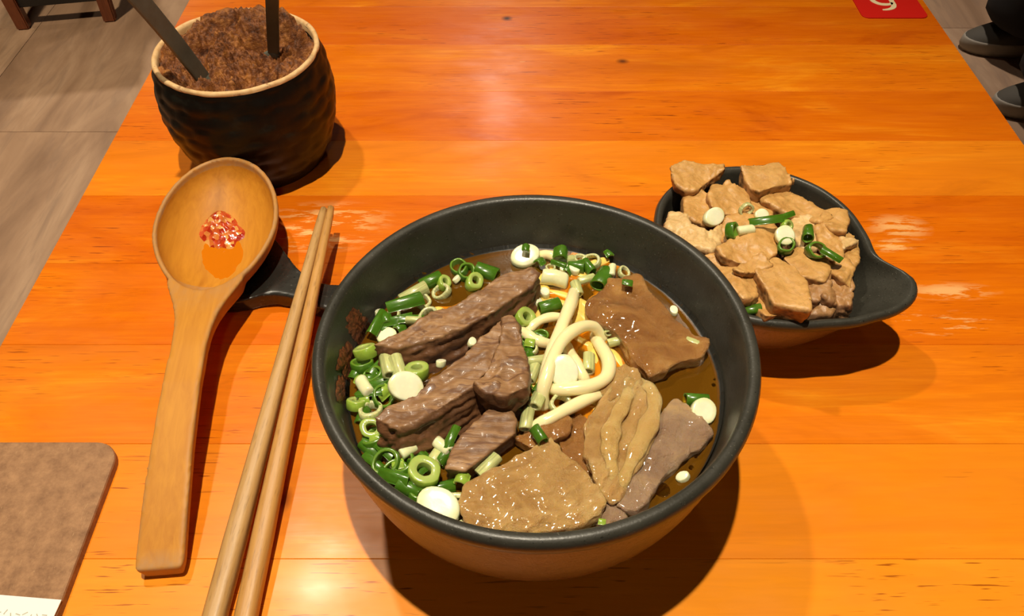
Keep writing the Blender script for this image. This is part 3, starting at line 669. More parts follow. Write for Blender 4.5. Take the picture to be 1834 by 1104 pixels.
for a in (('ws',727,693,52,.0775,30,32,'oval white scallion slice resting on the striped brisket slice'),
          ('ws',786,908,62,.070,0,18,'largest white scallion slice touching the rim of the soup bowl'),
          ('pr',814,915,58,.066,0,20,'large translucent scallion round half behind the largest white slice'),
          ('ws',941,459,52,.067,0,24,'white scallion slice carrying a green fleck by the far wall'),
          ('wc',993,497,46,.067,-10,None,'bright white scallion block among the sunken noodles'),
          ('ws',1010,666,52,.0735,0,30,'round white scallion bulb inside the looped noodle'),
          ('ws',1259,737,40,.067,20,28,'lone white scallion slice by the bare wall of the soup bowl')):
    scallion(a[0], a[1], a[2], a[3], a[4], SOUP, a[5], a[6], a[7])
scallion('db', 942, 449, 22, .0715, SOUP, 80, None, 'square green scallion fleck lying on a white slice')
# bubbles along the edge of the broth
bm = bmesh.new()
for (x, y, d) in [(1186,878,26),(1238,838,9),(1246,818,7),(1255,803,8),(1262,790,6),(1278,690,8),(1280,680,6),(1225,648,5),(1240,640,6),(1065,545,10),(1072,558,9),(1083,568,8),(1085,603,14),(1112,606,14),(1130,960-420,6),(760,862,12),(805,852,10),(790,866,8),(830,850,8),(1030,788,9),(1063,784,9),(1036,700,7),(1028,703,6),(944,470,9),(955,478,8)]:
    p = W(x, y, ZB+0.0003)-BC; bmesh.ops.create_uvsphere(bm, u_segments=12, v_segments=8, radius=d*PX*0.5, matrix=Matrix.Translation(p) @ Matrix.Diagonal((1, 1, 0.55, 1)))
me = from_bm('bubbles', bm, True)
MAT['bubble'] = M('bubble_film', 0.02, Transmission_Weight=1.0, IOR=1.12).color((1, 0.9, 0.7)).m
tag(obj('broth_bubbles', me, MAT['bubble'], loc=BC), 'tiny clear bubbles floating along the edge of the broth', 'bubbles', kind='stuff')

# ------------------------------------------------------------------ tofu dish
DZ = 0.045
dpts = [(1172,388),(1178,362),(1196,338),(1225,317),(1270,302),(1330,297),(1400,307),(1462,330),(1512,364),(1548,408),(1568,450),(1582,470),(1605,480),(1630,492),(1645,514),(1639,542),(1612,560),(1562,574),(1480,583),(1400,584),(1330,572),(1270,545),(1220,505),(1185,450)]
DC = Vector((0.1335, 0.3165, T))
outl = [W(x, y, DZ)-DC for x, y in dpts]
ang = sorted((math.atan2(p.y, p.x) % (2*math.pi), math.hypot(p.x, p.y)) for p in outl)
def Rd(a):
    a %= 2*math.pi; n = len(ang)
    for i in range(n):
        a0, r0 = ang[i]; a1, r1 = ang[(i+1) % n]
        if i == n-1: a1 += 2*math.pi
        aa = a if a >= ang[0][0] else a+2*math.pi
        if a0 <= aa <= a1:
            t = (aa-a0)/(a1-a0+1e-9); t = t*t*(3-2*t)*0.5+t*0.5; return r0+(r1-r0)*t
    return ang[0][1]
ND = 144
Rs = [Rd(2*math.pi*i/ND) for i in range(ND)]
for _ in range(2): Rs = [(Rs[i-1]+2*Rs[i]+Rs[(i+1) % ND])/4 for i in range(ND)]
# (circle radius, z, how far the section follows the free-form rim, inset)
dp = [(0, .003, 0, 0), (.024, .003, 0, 0), (.026, 0, 0, 0), (.029, 0, 0, 0), (.031, .003, 0, 0), (.040, .0055, 0, 0), (.050, .0125, .02, 0), (.0555, .022, .05, 0), (.0580, .031, .25, 0), (.0590, .036, .6, .0016), (.0595, .0395, .92, .0010), (.06, .0415, 1, .0003), (.06, .0435, 1, 0), (.06, .0453, 1, .0010), (.06, .0460, 1, .0025), (.06, .0453, 1, .0040), (.0575, .0430, .94, .0052), (.055, .038, .55, .0052), (.051, .030, .2, .004), (.045, .020, .02, .001), (.034, .011, 0, 0), (.02, .008, 0, 0), (0, .0075, 0, 0)]
verts, faces, rows = [], [], []
for (r, z, wgt, ins) in dp:
    if r == 0: rows.append([len(verts)]); verts.append((0, 0, z)); continue
    row = []
    for i in range(ND):
        a = 2*math.pi*i/ND; rr = r*(1-wgt)+(Rs[i]-ins)*wgt
        hz = z+0.0045*wgt*max(0, (Rs[i]-0.066)/0.02)*(1 if z > .03 else 0)*0.6
        row.append(len(verts)); verts.append((rr*math.cos(a), rr*math.sin(a), hz))
    rows.append(row)
fi = []
for j in range(len(rows)-1):
    A, B = rows[j], rows[j+1]
    for i in range(ND):
        k = (i+1) % ND
        if len(A) == 1: faces.append((A[0], B[k], B[i]))
        elif len(B) == 1: faces.append((A[i], A[k], B[0]))
        else: faces.append((A[i], A[k], B[k], B[i]))
        fi.append(j)
me = mesh('side_dish', verts, faces); me.materials.append(MAT['glaze']); me.materials.append(MAT['bronze'])
for p, j in zip(me.polygons, fi): p.material_index = 1 if j < 10 else 0
tag(obj('side_dish', me, loc=DC), 'small charcoal dish with a beak handle, heaped with fried tofu', 'dish')

TO, TS = (1160, 270), 3.066
def tofu_piece(pts, z, thick, label, mat='tofu', **kw):
    kw = dict(dict(voxel=0.0008, smooth=2, amp=0.0014, freq=75, crinkle=0.0006, cf=130, taper=0.88), **kw)
    pts = [(p[0], p[1], (p[2] if len(p) > 2 else 0)+random.uniform(-.0022, .0022)) for p in pts]
    me = chunk('fried_tofu', [c_+(c_-cc_)*0.05 for tp_ in [px_poly(pts, z, TO, TS)] for cc_ in [sum(tp_, Vector())/len(tp_)] for c_ in tp_], thick, **kw); o = place('fried_tofu', me, MAT[mat])
    tag(o, label, 'tofu', 'fried tofu pieces deep in the dish' if label.startswith('buried') else None)
bur = 'buried fried tofu lump under the top layer in the small dish'
for pts in ([(150,420),(330,300),(430,420),(330,560),(220,520)], [(420,300),(700,260),(760,420),(560,480)], [(700,300),(960,360),(940,540),(760,560)], [(430,560),(640,480),(760,640),(640,780),(500,740)], [(760,560),(1000,480),(1080,640),(960,800),(820,760)], [(560,740),(820,720),(960,830),(780,880),(620,860)]):
    tofu_piece(pts, 0.034, 0.014, bur, 'tofu_wet')
TF = [
 ([(138,95),(205,60),(300,78),(405,82,.002),(405,105,.002),(330,160),(265,208),(215,215),(160,170)], .0545, .007, 'curved tofu fold overhanging the far lip of the small dish', {}),
 ([(215,215),(275,205),(340,262),(345,330),(310,400),(205,345),(210,290)], .050, .010, 'saddle shaped tofu piece below the overhanging fold', {}),
 ([(345,240),(370,195),(420,200),(432,168),(452,168),(470,200),(540,215),(548,280),(500,335),(430,338),(360,300)], .052, .010, 'tofu piece with a small pointed peak along its edge', {}),
 ([(528,88),(640,72),(720,60),(748,92),(795,160),(770,180),(690,190),(620,212),(575,200),(545,150)], .0575, .013, 'square tofu cube with a cracked flat skin by the far rim', dict(crinkle=.0002)),
 ([(540,180),(580,200),(600,260),(670,330),(680,370),(620,360),(560,300)], .050, .010, 'narrow tofu strip beside the cracked tofu cube', {}),
 ([(610,235),(720,205),(830,262),(960,320),(995,365),(930,385),(860,368),(760,335),(690,290),(640,285)], .0515, .012, 'long tofu stick leading from the cracked cube', {}),
 ([(970,335),(1030,322),(1085,335),(1092,380),(1080,432),(1015,425),(965,385)], .0525, .013, 'smooth rounded tofu block at the end of the long stick', dict(crinkle=.0002, smooth=5)),
 ([(930,430),(1010,415),(1065,470),(1065,560),(1050,640),(1005,600),(955,510)], .0515, .012, 'lengthwise wrinkled tofu piece below the smooth rounded block', dict(grain=(0.3, -1), gamp=.0012)),
 ([(1065,470),(1110,450),(1150,500),(1148,600),(1120,640),(1085,570)], .048, .011, 'thin jagged tofu piece closest to the beak handle', {}),
 ([(112,410),(140,350),(215,362),(235,420),(330,440),(390,408),(395,490),(345,540),(240,515),(160,460)], .051, .012, 'crumbly pale tofu piece showing an open spongy edge', dict(mat='tofu_crumb', crinkle=.0009, cf=220)),
 ([(395,530),(480,480),(620,440),(690,460),(697,560),(610,612),(520,610),(430,575)], .056, .012, 'pitted tofu chunk in the middle below the white scallion cube', dict(crinkle=.0007)),
 ([(322,580),(420,568),(500,620),(585,670),(588,790),(520,800),(470,745),(400,650)], .0525, .013, 'tofu slab leaning against the wall behind the soup bowl', {}),
 ([(600,660),(690,588),(800,645),(860,720),(882,865),(780,845),(700,832),(650,730)], .0560, .014, 'largest flat tofu slab with one creased corner', dict(crinkle=.0003)),
 ([(480,645),(560,600),(625,568),(672,625),(600,658),(530,662)], .0580, .005, 'small tofu flap bridging the pitted chunk and largest slab', {}),
 ([(762,595),(830,540),(985,598),(995,650),(960,712),(850,682)], .0550, .013, 'tofu cube with a dark wet cut face under the green curl', dict(crinkle=.0003)),
 ([(850,705),(990,690),(985,765),(930,812),(868,805)], .0500, .012, 'soaked brown spongy tofu piece beneath the wet cube', dict(mat='tofu_wet', crinkle=.0010, cf=200)),
 ([(985,700),(1060,660),(1110,650),(1117,740),(1112,835),(1045,835),(985,800)], .0500, .013, 'soaked brown honeycombed tofu piece along the near wall', dict(mat='tofu_wet', crinkle=.0011, cf=180)),
 ([(880,895),(950,838),(1050,838),(1075,850),(1000,890)], .0455, .008, 'low wet tofu sliver at the near rim of the dish', dict(mat='tofu_wet', crinkle=.0009)),
 ([(580,745),(640,700),(705,800),(745,890),(650,895),(592,840)], .0480, .011, 'shaded tofu strip tucked beside the largest slab', {}),
 ([(745,860),(860,862),(878,880),(850,897),(770,897)], .0470, .006, 'ragged spongy tofu tip under the largest slab', dict(mat='tofu_crumb', crinkle=.0009, cf=220)),
 ([(800,385),(870,362),(960,390),(940,470),(920,530),(850,525),(805,455)], .0500, .010, 'rough flaky tofu piece around the green scallion tube', dict(mat='tofu_crumb', crinkle=.0008)),
 ([(1005,605),(1060,558),(1117,645),(1108,745),(1060,690),(990,655)], .0520, .012, 'bent tofu piece between wrinkled strip and honeycombed one', {}),
 ([(390,430),(450,370),(530,335),(650,350),(700,420),(690,455),(560,455),(440,500)], .0505, .011, 'flat tofu piece carrying most of the scallion garnish', {}),
 ([(1070,480),(1150,497),(1080,532)], .0535, .0035, 'tiny triangular tofu flake near the beak handle', dict(mat='tofu_crumb', voxel=.0007)),
]
for pts, z, th, lab, kw in TF:
    kw = dict(kw); m_ = kw.pop('mat', 'tofu'); tofu_piece(pts, z, th, lab, m_, **kw)
def tsc(k, x, y, size, z, ang, tilt, lab): scallion(k, TO[0]+x/TS, TO[1]+y/TS, size*1.25, z, 'on the fried tofu', ang, tilt, lab)
tsc('df', 650, 405, 54, .058, 0, None, 'long dark green scallion strip across the fried tofu')
tsc('df', 740, 385, 40, .0585, 20, None, 'short glossy green scallion strip at the end of the long one')
tsc('dr', 462, 440, 26, .058, 60, 60, 'dark green scallion curl beside the white cube on tofu')
tsc('wc', 535, 437, 26, .0585, 10, None, 'white scallion cube on the fried tofu')
tsc('ws', 752, 468, 30, .0600, 0, 30, 'pale domed scallion butt on the fried tofu')
tsc('dr', 757, 525, 28, .0575, 0, 15, 'green scallion collar under the pale domed butt')
tsc('lr', 765, 412, 20, .060, 40, 50, 'light green scallion ring behind the pale domed butt')
tsc('dt', 883, 452, 30, .0570, 75, None, 'single upright dark green scallion tube on tofu')
tsc('dr', 925, 550, 30, .0575, 20, 30, 'loose dark green scallion curl on the wet tofu cube')
tsc('df', 1000, 588, 34, .0575, -40, None, 'dark green scallion tail trailing from the loose curl')
tsc('ws', 362, 365, 36, .0535, 30, 35, 'creamy white scallion slice near the crumbly tofu')
tsc('pr', 540, 325, 24, .0540, 10, 70, 'translucent pinkish scallion ring standing between tofu pieces')
tsc('ws', 625, 355, 22, .0535, 10, 30, 'small white scallion slice above the long green strip')
tsc('dt', 578, 872, 26, .0455, 5, None, 'green scallion tube tucked low at the near rim')

# ------------------------------------------------------------------ sauce jar
JC = Vector((-0.1680, 0.4475, T)); JZ = 0.080; JS_ = (1.035, 1.035, 0.885)
jp = [(0, .003), (.033, .003), (.0345, 0), (.0375, 0), (.0400, .004), (.0450, .016), (.0490, .030), (.0516, .045), (.0520, .058), (.0508, .072), (.0488, .084), (.0478, .0885)]
jp = dense(jp, 4, 11, 8)
def scale_rel(j, a, r, z):
    if z < 0.006: return r, z
    row = z/0.0105; k = int(row); n = 17
    ph = a/(2*math.pi)*n+(0.5 if k % 2 else 0)+0.25*noise.noise(Vector((math.cos(a)*3, math.sin(a)*3, k*1.7)))
    u = (ph % 1)-0.5; v = row-k
    fade = min(1, (0.0885-z)/0.008)*min(1, (z-0.006)/0.006)
    e = math.sqrt((u*1.9)**2+((v-0.5)*1.6)**2)
    return r+fade*(0.0007*(1-min(1.2, e)**2)+0.0008*noise.noise(Vector((math.cos(a)*4, math.sin(a)*4, z*120)))), z+0.0008*noise.noise(Vector((math.cos(a)*2, math.sin(a)*2, 3)))*min(1, z/0.09)
jp += [(.0474, .0889)]
me, _ = lathe('jar_body', jp+[(.0452, .0885), (.0452, .07), (.044, .03), (.03, .010), (0, .009)], 190, scale_rel)
jar = empty('sauce_jar', JC); jar.scale = JS_; tag(jar, 'dark scale-textured pottery jar with a bare cream rim, full of brown paste', 'jar')
obj('body', me, MAT['jar'], jar)
rp = [(.0481, .0878), (.0482, .0893), (.0476, .0903), (.0466, .0906), (.0456, .0902), (.0450, .0885), (.0448, .0850)]
me, _ = lathe('rim', rp, 120, lambda j, a, r, z: (r+0.0004*noise.noise(Vector((math.cos(a)*6, math.sin(a)*6, j*.5))), z+0.0007*noise.noise(Vector((math.cos(a)*2, math.sin(a)*2, 3)))))
o = obj('rim', me, MAT['clay'], jar); o['label'] = 'bare cream clay rim with brown spots'
# paste: rough dug-out surface
verts, faces = [], []; NR, NA = 110, 300
H1 = W(483, 88, .072)-JC; H2 = W(525, 75, .072)-JC
for i in range(NR+1):
    r = 0.0450*i/NR
    for k in range(NA):
        a = 2*math.pi*k/NA; x, y = r*math.cos(a), r*math.sin(a); p = Vector((x, y, 0))
        back = max(0, y/0.0450)
        h = 0.080+0.005*(r/0.0450)**2+0.012*back**1.5*(0.4+0.6*r/0.0450)
        h += 0.0120*noise.noise(p*62+Vector((3.1, 0, 0)))+0.0150*noise.noise(p*115+Vector((0, 4, 0)))*(0.55+abs(noise.noise(p*60)))+0.0042*abs(noise.noise(p*300))+0.0022*noise.noise(p*520)+0.0014*noise.noise(p*1100)-0.001
        for hc, hr, hd in ((H1, .010, .006), (H2, .008, .012), (Vector((-.022, -.016, 0)), .010, .008), (Vector((.006, .010, 0)), .014, .010)):
            d = math.hypot(x-hc.x, y-hc.y)/hr
            h -= hd*math.exp(-d*d)
        rim = max(0, (r/0.0450-0.86)/0.14); h = h*(1-rim)+min(h, 0.0885+0.008*back*max(0, noise.noise(p*110)+.3))*rim
        verts.append((x, y, h))
for i in range(NR):
    for k in range(NA):
        q = (k+1) % NA; faces.append((i*NA+k, i*NA+q, (i+1)*NA+q, (i+1)*NA+k))
b0 = len(verts)
for k in range(NA): a = 2*math.pi*k/NA; verts.append((0.044*math.cos(a), 0.044*math.sin(a), 0.06))
for k in range(NA): q = (k+1) % NA; faces.append((NR*NA+k, NR*NA+q, b0+q, b0+k))
faces.append(tuple(b0+k for k in range(NA))[::-1])
pst = obj('chilli_paste', mesh('chilli_paste', verts, faces), MAT['paste'], loc=JC); pst.scale = JS_
tag(pst, 'crumbly reddish brown chilli paste heaped in the dark jar', 'paste')
def metal_spoon(p0, p1, wid, side, label):
    """flat handle from p0 (in the paste) to p1, with a small spoon bowl below p0"""
    d = (p1-p0).normalized(); s = side.normalized(); s = (s-d*s.dot(d)).normalized(); nrm = s.cross(d)
    e = empty('metal_spoon', p0); tag(e, label, 'spoon')
    L = (p1-p0).length; bm = bmesh.new(); rows = []
    n = 14
    for i in range(n+1):
        t = i/n; w_ = wid*(0.92+0.16*t)*(1.0 if t < .96 else 0.75); c = d*(L*t)+nrm*(0.002*math.sin(t*3))
        rows.append([bm.verts.new(c+s*(sx*w_/2)+nrm*(sz*0.0009)) for sx, sz in ((-1, -1), (-.8, -1.25), (.8, -1.25), (1, -1), (1, 1), (.8, 1.25), (-.8, 1.25), (-1, 1))])
    for A, B in zip(rows, rows[1:]):
        for k in range(8): bm.faces.new((A[k], A[(k+1) % 8], B[(k+1) % 8], B[k]))
    bm.faces.new(rows[0]); bm.faces.new(rows[-1][::-1])
    obj('handle', from_bm('handle', bm), MAT['steel'], e)
    bm = bmesh.new(); bmesh.ops.create_uvsphere(bm, u_segments=16, v_segments=10, radius=1)
    B = Matrix((s, d, nrm)).transposed().to_4x4()
    for v in bm.verts: v.co = B @ Vector((v.co.x*0.010, v.co.y*0.014-0.012, v.co.z*0.0035))
    obj('spoon_bowl', from_bm('spoon_bowl', bm, True), MAT['steel'], e)
a0 = W(366, 143, .0715); a1 = W(226, -24, .140); metal_spoon(a0, a0+(a1-a0)*1.25, 0.0108, W(382, 128, .0715)-a0, 'grey flat steel spoon handle slanting out over the jar rim')
a0 = W(490, 95, .066); a1 = W(488, -30, .118); metal_spoon(a0, a0+(a1-a0)*1.35, 0.0076, Vector((1, 0, 0)), 'grey steel spoon handle standing upright in the chilli paste')

# ------------------------------------------------------------------ black spoon rest
RZ = 0.013
rest_px = [(322,488),(330,462),(350,430),(380,408),(420,398),(460,404),(488,420),(500,436),(510,452),(522,472),(540,488),(562,500),(585,505),(640,507),(640,548),(590,551),(570,546),(545,538),(515,526),(490,521),(462,523),(436,531),(408,536),(378,536),(350,526),(332,512)]
me = chunk('spoon_rest', px_poly(rest_px, RZ), 0.0118, voxel=0.0011, smooth=7, taper=0.90, amp=0.0002, freq=60)
for v in me.vertices:   # shallow dish where the ladle sits
    c = W(412, 465, RZ); d = math.hypot((v.co.x-c.x)/0.036, (v.co.y-c.y)/0.034)
    if v.co.z > T+0.006 and d < 1: v.co.z -= 0.006*(1-d*d)
o = place('spoon_rest', me, MAT['rest']); o.location.z = T; tag(o, 'black glazed ceramic rest under the wooden ladle and chopsticks', 'spoon rest')

# ------------------------------------------------------------------ wooden ladle
def ladle():
    # local frame: y toward the bowl, x right, z up from the handle-end on the table
    E0 = W(290, 1030, 0.004); B0 = W(385, 392, 0.034)
    ax = Vector((B0.x-E0.x, B0.y-E0.y, 0)); yaw = math.atan2(-ax.x, ax.y); LL = ax.length
    tilt = math.radians(7.0)
    rx, ry, rz = 0.0350, 0.0525, 0.026
    bm = bmesh.new()
    # outer bowl: half an egg closed by a flat rim
    bmesh.ops.create_uvsphere(bm, u_segments=48, v_segments=24, radius=1)
    def egg(v, gx, gy, gz):
        k = 1-0.20*max(0, -v.y)**1.5 if v.y < 0 else 1
        return Vector((v.x*gx*k, LL+v.y*gy, v.z*gz))
    for v in bm.verts: v.co = egg(v.co, rx, ry, rz)
    r = bmesh.ops.bisect_plane(bm, geom=bm.verts[:]+bm.edges[:]+bm.faces[:], plane_co=(0, 0, 0), plane_no=(0, 0, 1), clear_outer=True)
    bmesh.ops.edgeloop_fill(bm, edges=[e for e in bm.edges if e.is_boundary])
    # handle: outline flares into the bowl
    half = [(0.0, .0098), (.006, .0108), (.03, .0105), (.07, .0098), (.115, .0092), (.145, .0090), (.160, .0098), (.172, .0112), (.184, .0140), (.195, .0175), (.205, .0205), (.215, .0205)]
    sc = LL-0.035
    half = [(y/0.215*sc, w_) for y, w_ in half]
    for (y0, w0), (y1, w1) in zip(half, half[1:]):
        def sec(y, w_):
            t = y/sc; top = 0.0; th_ = 0.0095 if t < .75 else 0.0095+0.006*(t-.75)/.25
            arch = 0.010*math.sin(min(1, t)*math.pi)
            return [(-w_, y, top+arch), (w_, y, top+arch), (w_*0.82, y, -th_+arch), (-w_*0.82, y, -th_+arch)]
        A = [bm.verts.new(c) for c in sec(y0, w0)]; B = [bm.verts.new(c) for c in sec(y1, w1)]
        for k in range(4): bm.faces.new((A[k], A[(k+1) % 4], B[(k+1) % 4], B[k]))
        bm.faces.new(A[::-1]); bm.faces.new(B)
    me = from_bm('ladle', bm)
    me = evaluated(me, [('REMESH', dict(mode='VOXEL', voxel_size=0.0009)), ('SMOOTH', dict(factor=0.5, iterations=7))])
    cb = bmesh.new(); bmesh.ops.create_uvsphere(cb, u_segments=64, v_segments=40, radius=1)
    for v in cb.verts: v.co = egg(v.co, rx-0.0026, ry-0.0030, rz-0.0042)+Vector((0, 0, 0.0012))
    cut = bpy.data.objects.new('cut', from_bm('cut', cb)); COL.objects.link(cut)
    me = evaluated(me, [('BOOLEAN', dict(operation='DIFFERENCE', object=cut, solver='EXACT')), ('REMESH', dict(mode='VOXEL', voxel_size=0.00075)), ('SMOOTH', dict(factor=0.5, iterations=4))])
    bpy.data.objects.remove(cut)
    att = me.attributes.new('worn', 'FLOAT', 'POINT'); vals = []
    for v in me.vertices:
        x, y, z = v.co; e_ = 0.0
        if y < sc*0.995:
            t = y/sc; wv = next((w0+(w1-w0)*(y-y0)/(y1-y0) for (y0, w0), (y1, w1) in zip(half, half[1:]) if y0 <= y <= y1), 0.01)
            e_ = max(0, (abs(x)/wv-0.72)/0.28)
            if y < 0.009: e_ = max(e_, 1-y/0.009)
            if t > 0.80: e_ = max(e_, (t-0.80)/0.2*0.9)
        else:
            k = 1-0.20*max(0, -(y-LL)/ry)**1.5 if y < LL else 1
            d = math.sqrt((x/(rx*k))**2+((y-LL)/ry)**2); e_ = 1.0 if d > 0.915 and z > -0.004 else 0.0
        vals.append(min(1, e_))
    att.data.foreach_set('value', vals)
    me.transform(Matrix.Rotation(tilt, 4, 'X')); me.name = 'wooden_ladle'
    zmin = min(v.co.z for v in me.vertices if v.co.y < 0.03)
    o = obj('wooden_ladle', me, MAT['ladle'], loc=(E0.x, E0.y, T-zmin+0.0002)); o.rotation_euler.z = yaw
    tag(o, 'wooden ladle with a long handle, chilli sauce in its bowl', 'ladle')
    Mw = Matrix.Translation(o.location) @ Matrix.Rotation(yaw, 4, 'Z') @ Matrix.Rotation(tilt, 4, 'X')
    return o, Mw, LL, (rx-0.0026, ry-0.0030, rz-0.0042)
LAD, LM, LL, (ix, iy, iz) = ladle()
def ladle_hit(px, py):
    """point on the ladle's inner surface seen at a pixel"""
    inv = LM.inverted(); lo = None
    z = 0.06
    while z > 0.0:
        p = inv @ W(px, py, z); q = Vector((p.x/ix, (p.y-LL)/iy, (p.z-0.0012)/iz))
        if q.z < 0 and q.length >= 1: return W(px, py, z)
        z -= 0.0003
    return W(px, py, 0.02)
sa = ladle_hit(396, 430); se = empty('chilli_sauce', sa); tag(se, 'spoonful of red chilli pulp in orange oil inside the wooden ladle', 'sauce')
def drape(name, cx, cy, rx, ry, hfun, mat, seed, wob=0.15):
    n, m = 40, 12; V, Fc = [], []
    for i in range(m+1):
        f = i/m
        for k in range(n):
            a = 2*math.pi*k/n; q = 1+wob*noise.noise(Vector((math.cos(a)*1.6+seed, math.sin(a)*1.6, seed)))
            p = ladle_hit(cx+math.cos(a)*rx*f*q, cy+math.sin(a)*ry*f*q); V.append(p-sa+Vector((0, 0, hfun(f, p))))
    for i in range(m):
        for k in range(n): q = (k+1) % n; Fc.append((i*n+k, i*n+q, (i+1)*n+q, (i+1)*n+k))
    obj(name, mesh(name, V, Fc), MAT[mat], se)
drape('oil_pool', 397, 458, 40, 46, lambda f, p: 0.0011*(1-f**4)-0.0001, 'oil', 2.0)
drape('pulp', 396, 415, 41, 33, lambda f, p: (0.0045+0.003*noise.noise(p*260)+0.002*noise.noise(p*600))*(1-f**3)-0.0002, 'pulp', 5.0, 0.3)

# ------------------------------------------------------------------ chopsticks
def chopstick(p0, p1, r0, r1, mat, label):
    """slightly squared tapering stick from tip p0 to butt p1"""
    path = [p0+(p1-p0)*(i/40) for i in range(41)]; d = (p1-p0).normalized(); s = d.cross(Vector((0, 0, 1))).normalized(); u = s.cross(d)
    V, Fc = [], []; n = 16
    for i, p in enumerate(path):
        t = i/40; r = r0+(r1-r0)*min(1, t*1.25)
        if i == 0 or i == 40: r *= 0.8
        sq = min(1, t*2.5)
        for k in range(n):
            a = 2*math.pi*(k+0.5)/n; m_ = max(abs(math.cos(a)), abs(math.sin(a))); f = 1+(min(1/m_, 1.16)-1)*sq
            V.append(p+s*(math.cos(a)*r*f)+u*(math.sin(a)*r*f))
    for i in range(40):
        for k in range(n): q = (k+1) % n; Fc.append((i*n+k, i*n+q, (i+1)*n+q, (i+1)*n+k))
    Fc.append(tuple(range(n))[::-1]); Fc.append(tuple(40*n+k for k in range(n)))
    me = mesh('chopstick', V, Fc)
    # local y along the stick so that the grain follows it
    o = obj('chopstick', me, MAT[mat]); c = center_mesh(me); o.location = c
    yaw = math.atan2(-(p0-p1).x, (p0-p1).y); me.transform(Matrix.Rotation(-yaw, 4, 'Z')); o.rotation_euler.z = yaw
    tag(o, label, 'chopstick')
def stick(px0, py0, z0, px1, py1, z1, ext, *a):
    p0, p1 = W(px0, py0, z0), W(px1, py1, z1); chopstick(p0, p0+(p1-p0)*ext, *a)
stick(580, 374, 0.0235, 385, 1104, 0.0066, 1.07, 0.0023, 0.0046, 'chop', 'pale bamboo chopstick on the side toward the wooden ladle')
stick(593, 372, 0.0235, 441, 1104, 0.0066, 1.07, 0.0023, 0.0044, 'chop2', 'warm brown bamboo chopstick on the side toward the soup bowl')

# ------------------------------------------------------------------ hardboard with paper
cB = W(217, 793, 0.005); x1 = cB.x; y1 = W(60, 791, 0.005).y; x0, y0 = TX0+0.004, y1-0.165; rc = 0.012
pts = []
for cx, cy, a in ((x1-rc, y1-rc, 0), (x0+rc, y1-rc, 90), (x0+rc, y0+rc, 180), (x1-rc, y0+rc, 270)):
    for k in range(9): t = math.radians(a+k*11.25); pts.append((cx+rc*math.cos(t)-(x0+x1)/2, cy+rc*math.sin(t)-(y0+y1)/2))
o = obj('hardboard', prism_mesh('hardboard', pts, 0.005, 0.0012), MAT['board'], loc=((x0+x1)/2, (y0+y1)/2, T)); tag(o, 'brown fibre hardboard with rounded corners flat on the table', 'board')
c1 = W(110, 1075, 0.0055); c0 = W(0, 1066, 0.0055); dirx = (c1-c0); dirx.z = 0; dirx.normalize(); diry = Vector((-dirx.y, dirx.x, 0))
pm = bmesh.new(); q = [Vector((0, 0, 0)), -dirx*0.052, -dirx*0.052-diry*0.10, -diry*0.10]
top = [pm.verts.new(v+Vector((0, 0, 0.0004))) for v in q]; bt = [pm.verts.new(v) for v in q]
pm.faces.new(top); pm.faces.new(bt[::-1])
for i in range(4): pm.faces.new((top[i], bt[i], bt[(i+1) % 4], top[(i+1) % 4]))
pa = obj('paper_note', from_bm('paper_note', pm), MAT['paper'], loc=(c1.x, c1.y, T+0.0051)); tag(pa, 'white paper slip with faint print lying on the hardboard', 'paper')
bm = bmesh.new()
for i in range(16):   # faint illegible strokes
    b_ = -dirx*(0.004+i*0.0028)-diry*(0.0068+0.0006*(i % 3)); t_ = dirx*math.cos(i*2.3)*0.0011+diry*math.sin(i*2.3)*0.0011; n_ = Vector((-t_.y, t_.x, 0))*0.2
    bm.faces.new([bm.verts.new(v+Vector((0, 0, 0.00048))) for v in (b_-t_-n_, b_+t_-n_, b_+t_+n_, b_-t_+n_)])
obj('print', from_bm('print', bm), MAT['ink'], pa)

# ------------------------------------------------------------------ red number card
k0 = W(1548, 33.5, 0.0); kx0, kx1, ky0 = k0.x-0.001, 0.3478, k0.y
hw, hh, rc = (kx1-kx0)/2, 0.040, 0.006; pts = []
for sx, sy, a in ((1, 1, 0), (-1, 1, 90), (-1, -1, 180), (1, -1, 270)):
    for k in range(7): t = math.radians(a+k*15); pts.append((sx*(hw-rc)+rc*math.cos(t), sy*(hh-rc)+rc*math.sin(t)))
KC = Vector(((kx0+kx1)/2, ky0+hh, T+0.0001))
cardo = obj('number_card', prism_mesh('number_card', pts, 0.0009, 0.0002, 1), MAT['red'], loc=KC); tag(cardo, 'red table number card with a cream figure nine', 'number card')
t0 = W(1581, 18, 0.001)-KC
nine = [(0, 0), (.005, .0008), (.0095, .0035), (.0118, .0080), (.0122, .0135), (.0118, .020), (.0098, .0262), (.0045, .0285), (-.001, .0262), (-.0040, .0205), (-.0032, .0145), (.0005, .0104), (.0050, .0092), (.0095, .0100), (.0116, .0125)]
path = spline([Vector((t0.x+x, t0.y+y, 0)) for x, y in nine], 6); V, Fc = [], []; m = len(path)
for i, p in enumerate(path):
    d = (path[min(i+1, m-1)]-path[max(i-1, 0)]).normalized(); s = Vector((-d.y, d.x, 0)); t = i/(m-1)
    wd = 0.0021*(0.45+0.55*min(1, t*6))*(0.55+0.45*min(1, (1-t)*7))
    for sg, z in ((-1, .0009), (1, .0009), (1, .0012), (-1, .0012)): V.append((p.x+s.x*wd*sg, p.y+s.y*wd*sg, z))
for i in range(m-1):
    for k in range(4): q_ = (k+1) % 4; Fc.append((i*4+k, i*4+q_, (i+1)*4+q_, (i+1)*4+k))
Fc += [(0, 1, 2, 3), ((m-1)*4+3, (m-1)*4+2, (m-1)*4+1, (m-1)*4)]
obj('figure_nine', mesh('figure_nine', V, Fc, False), MAT['cream'], cardo)

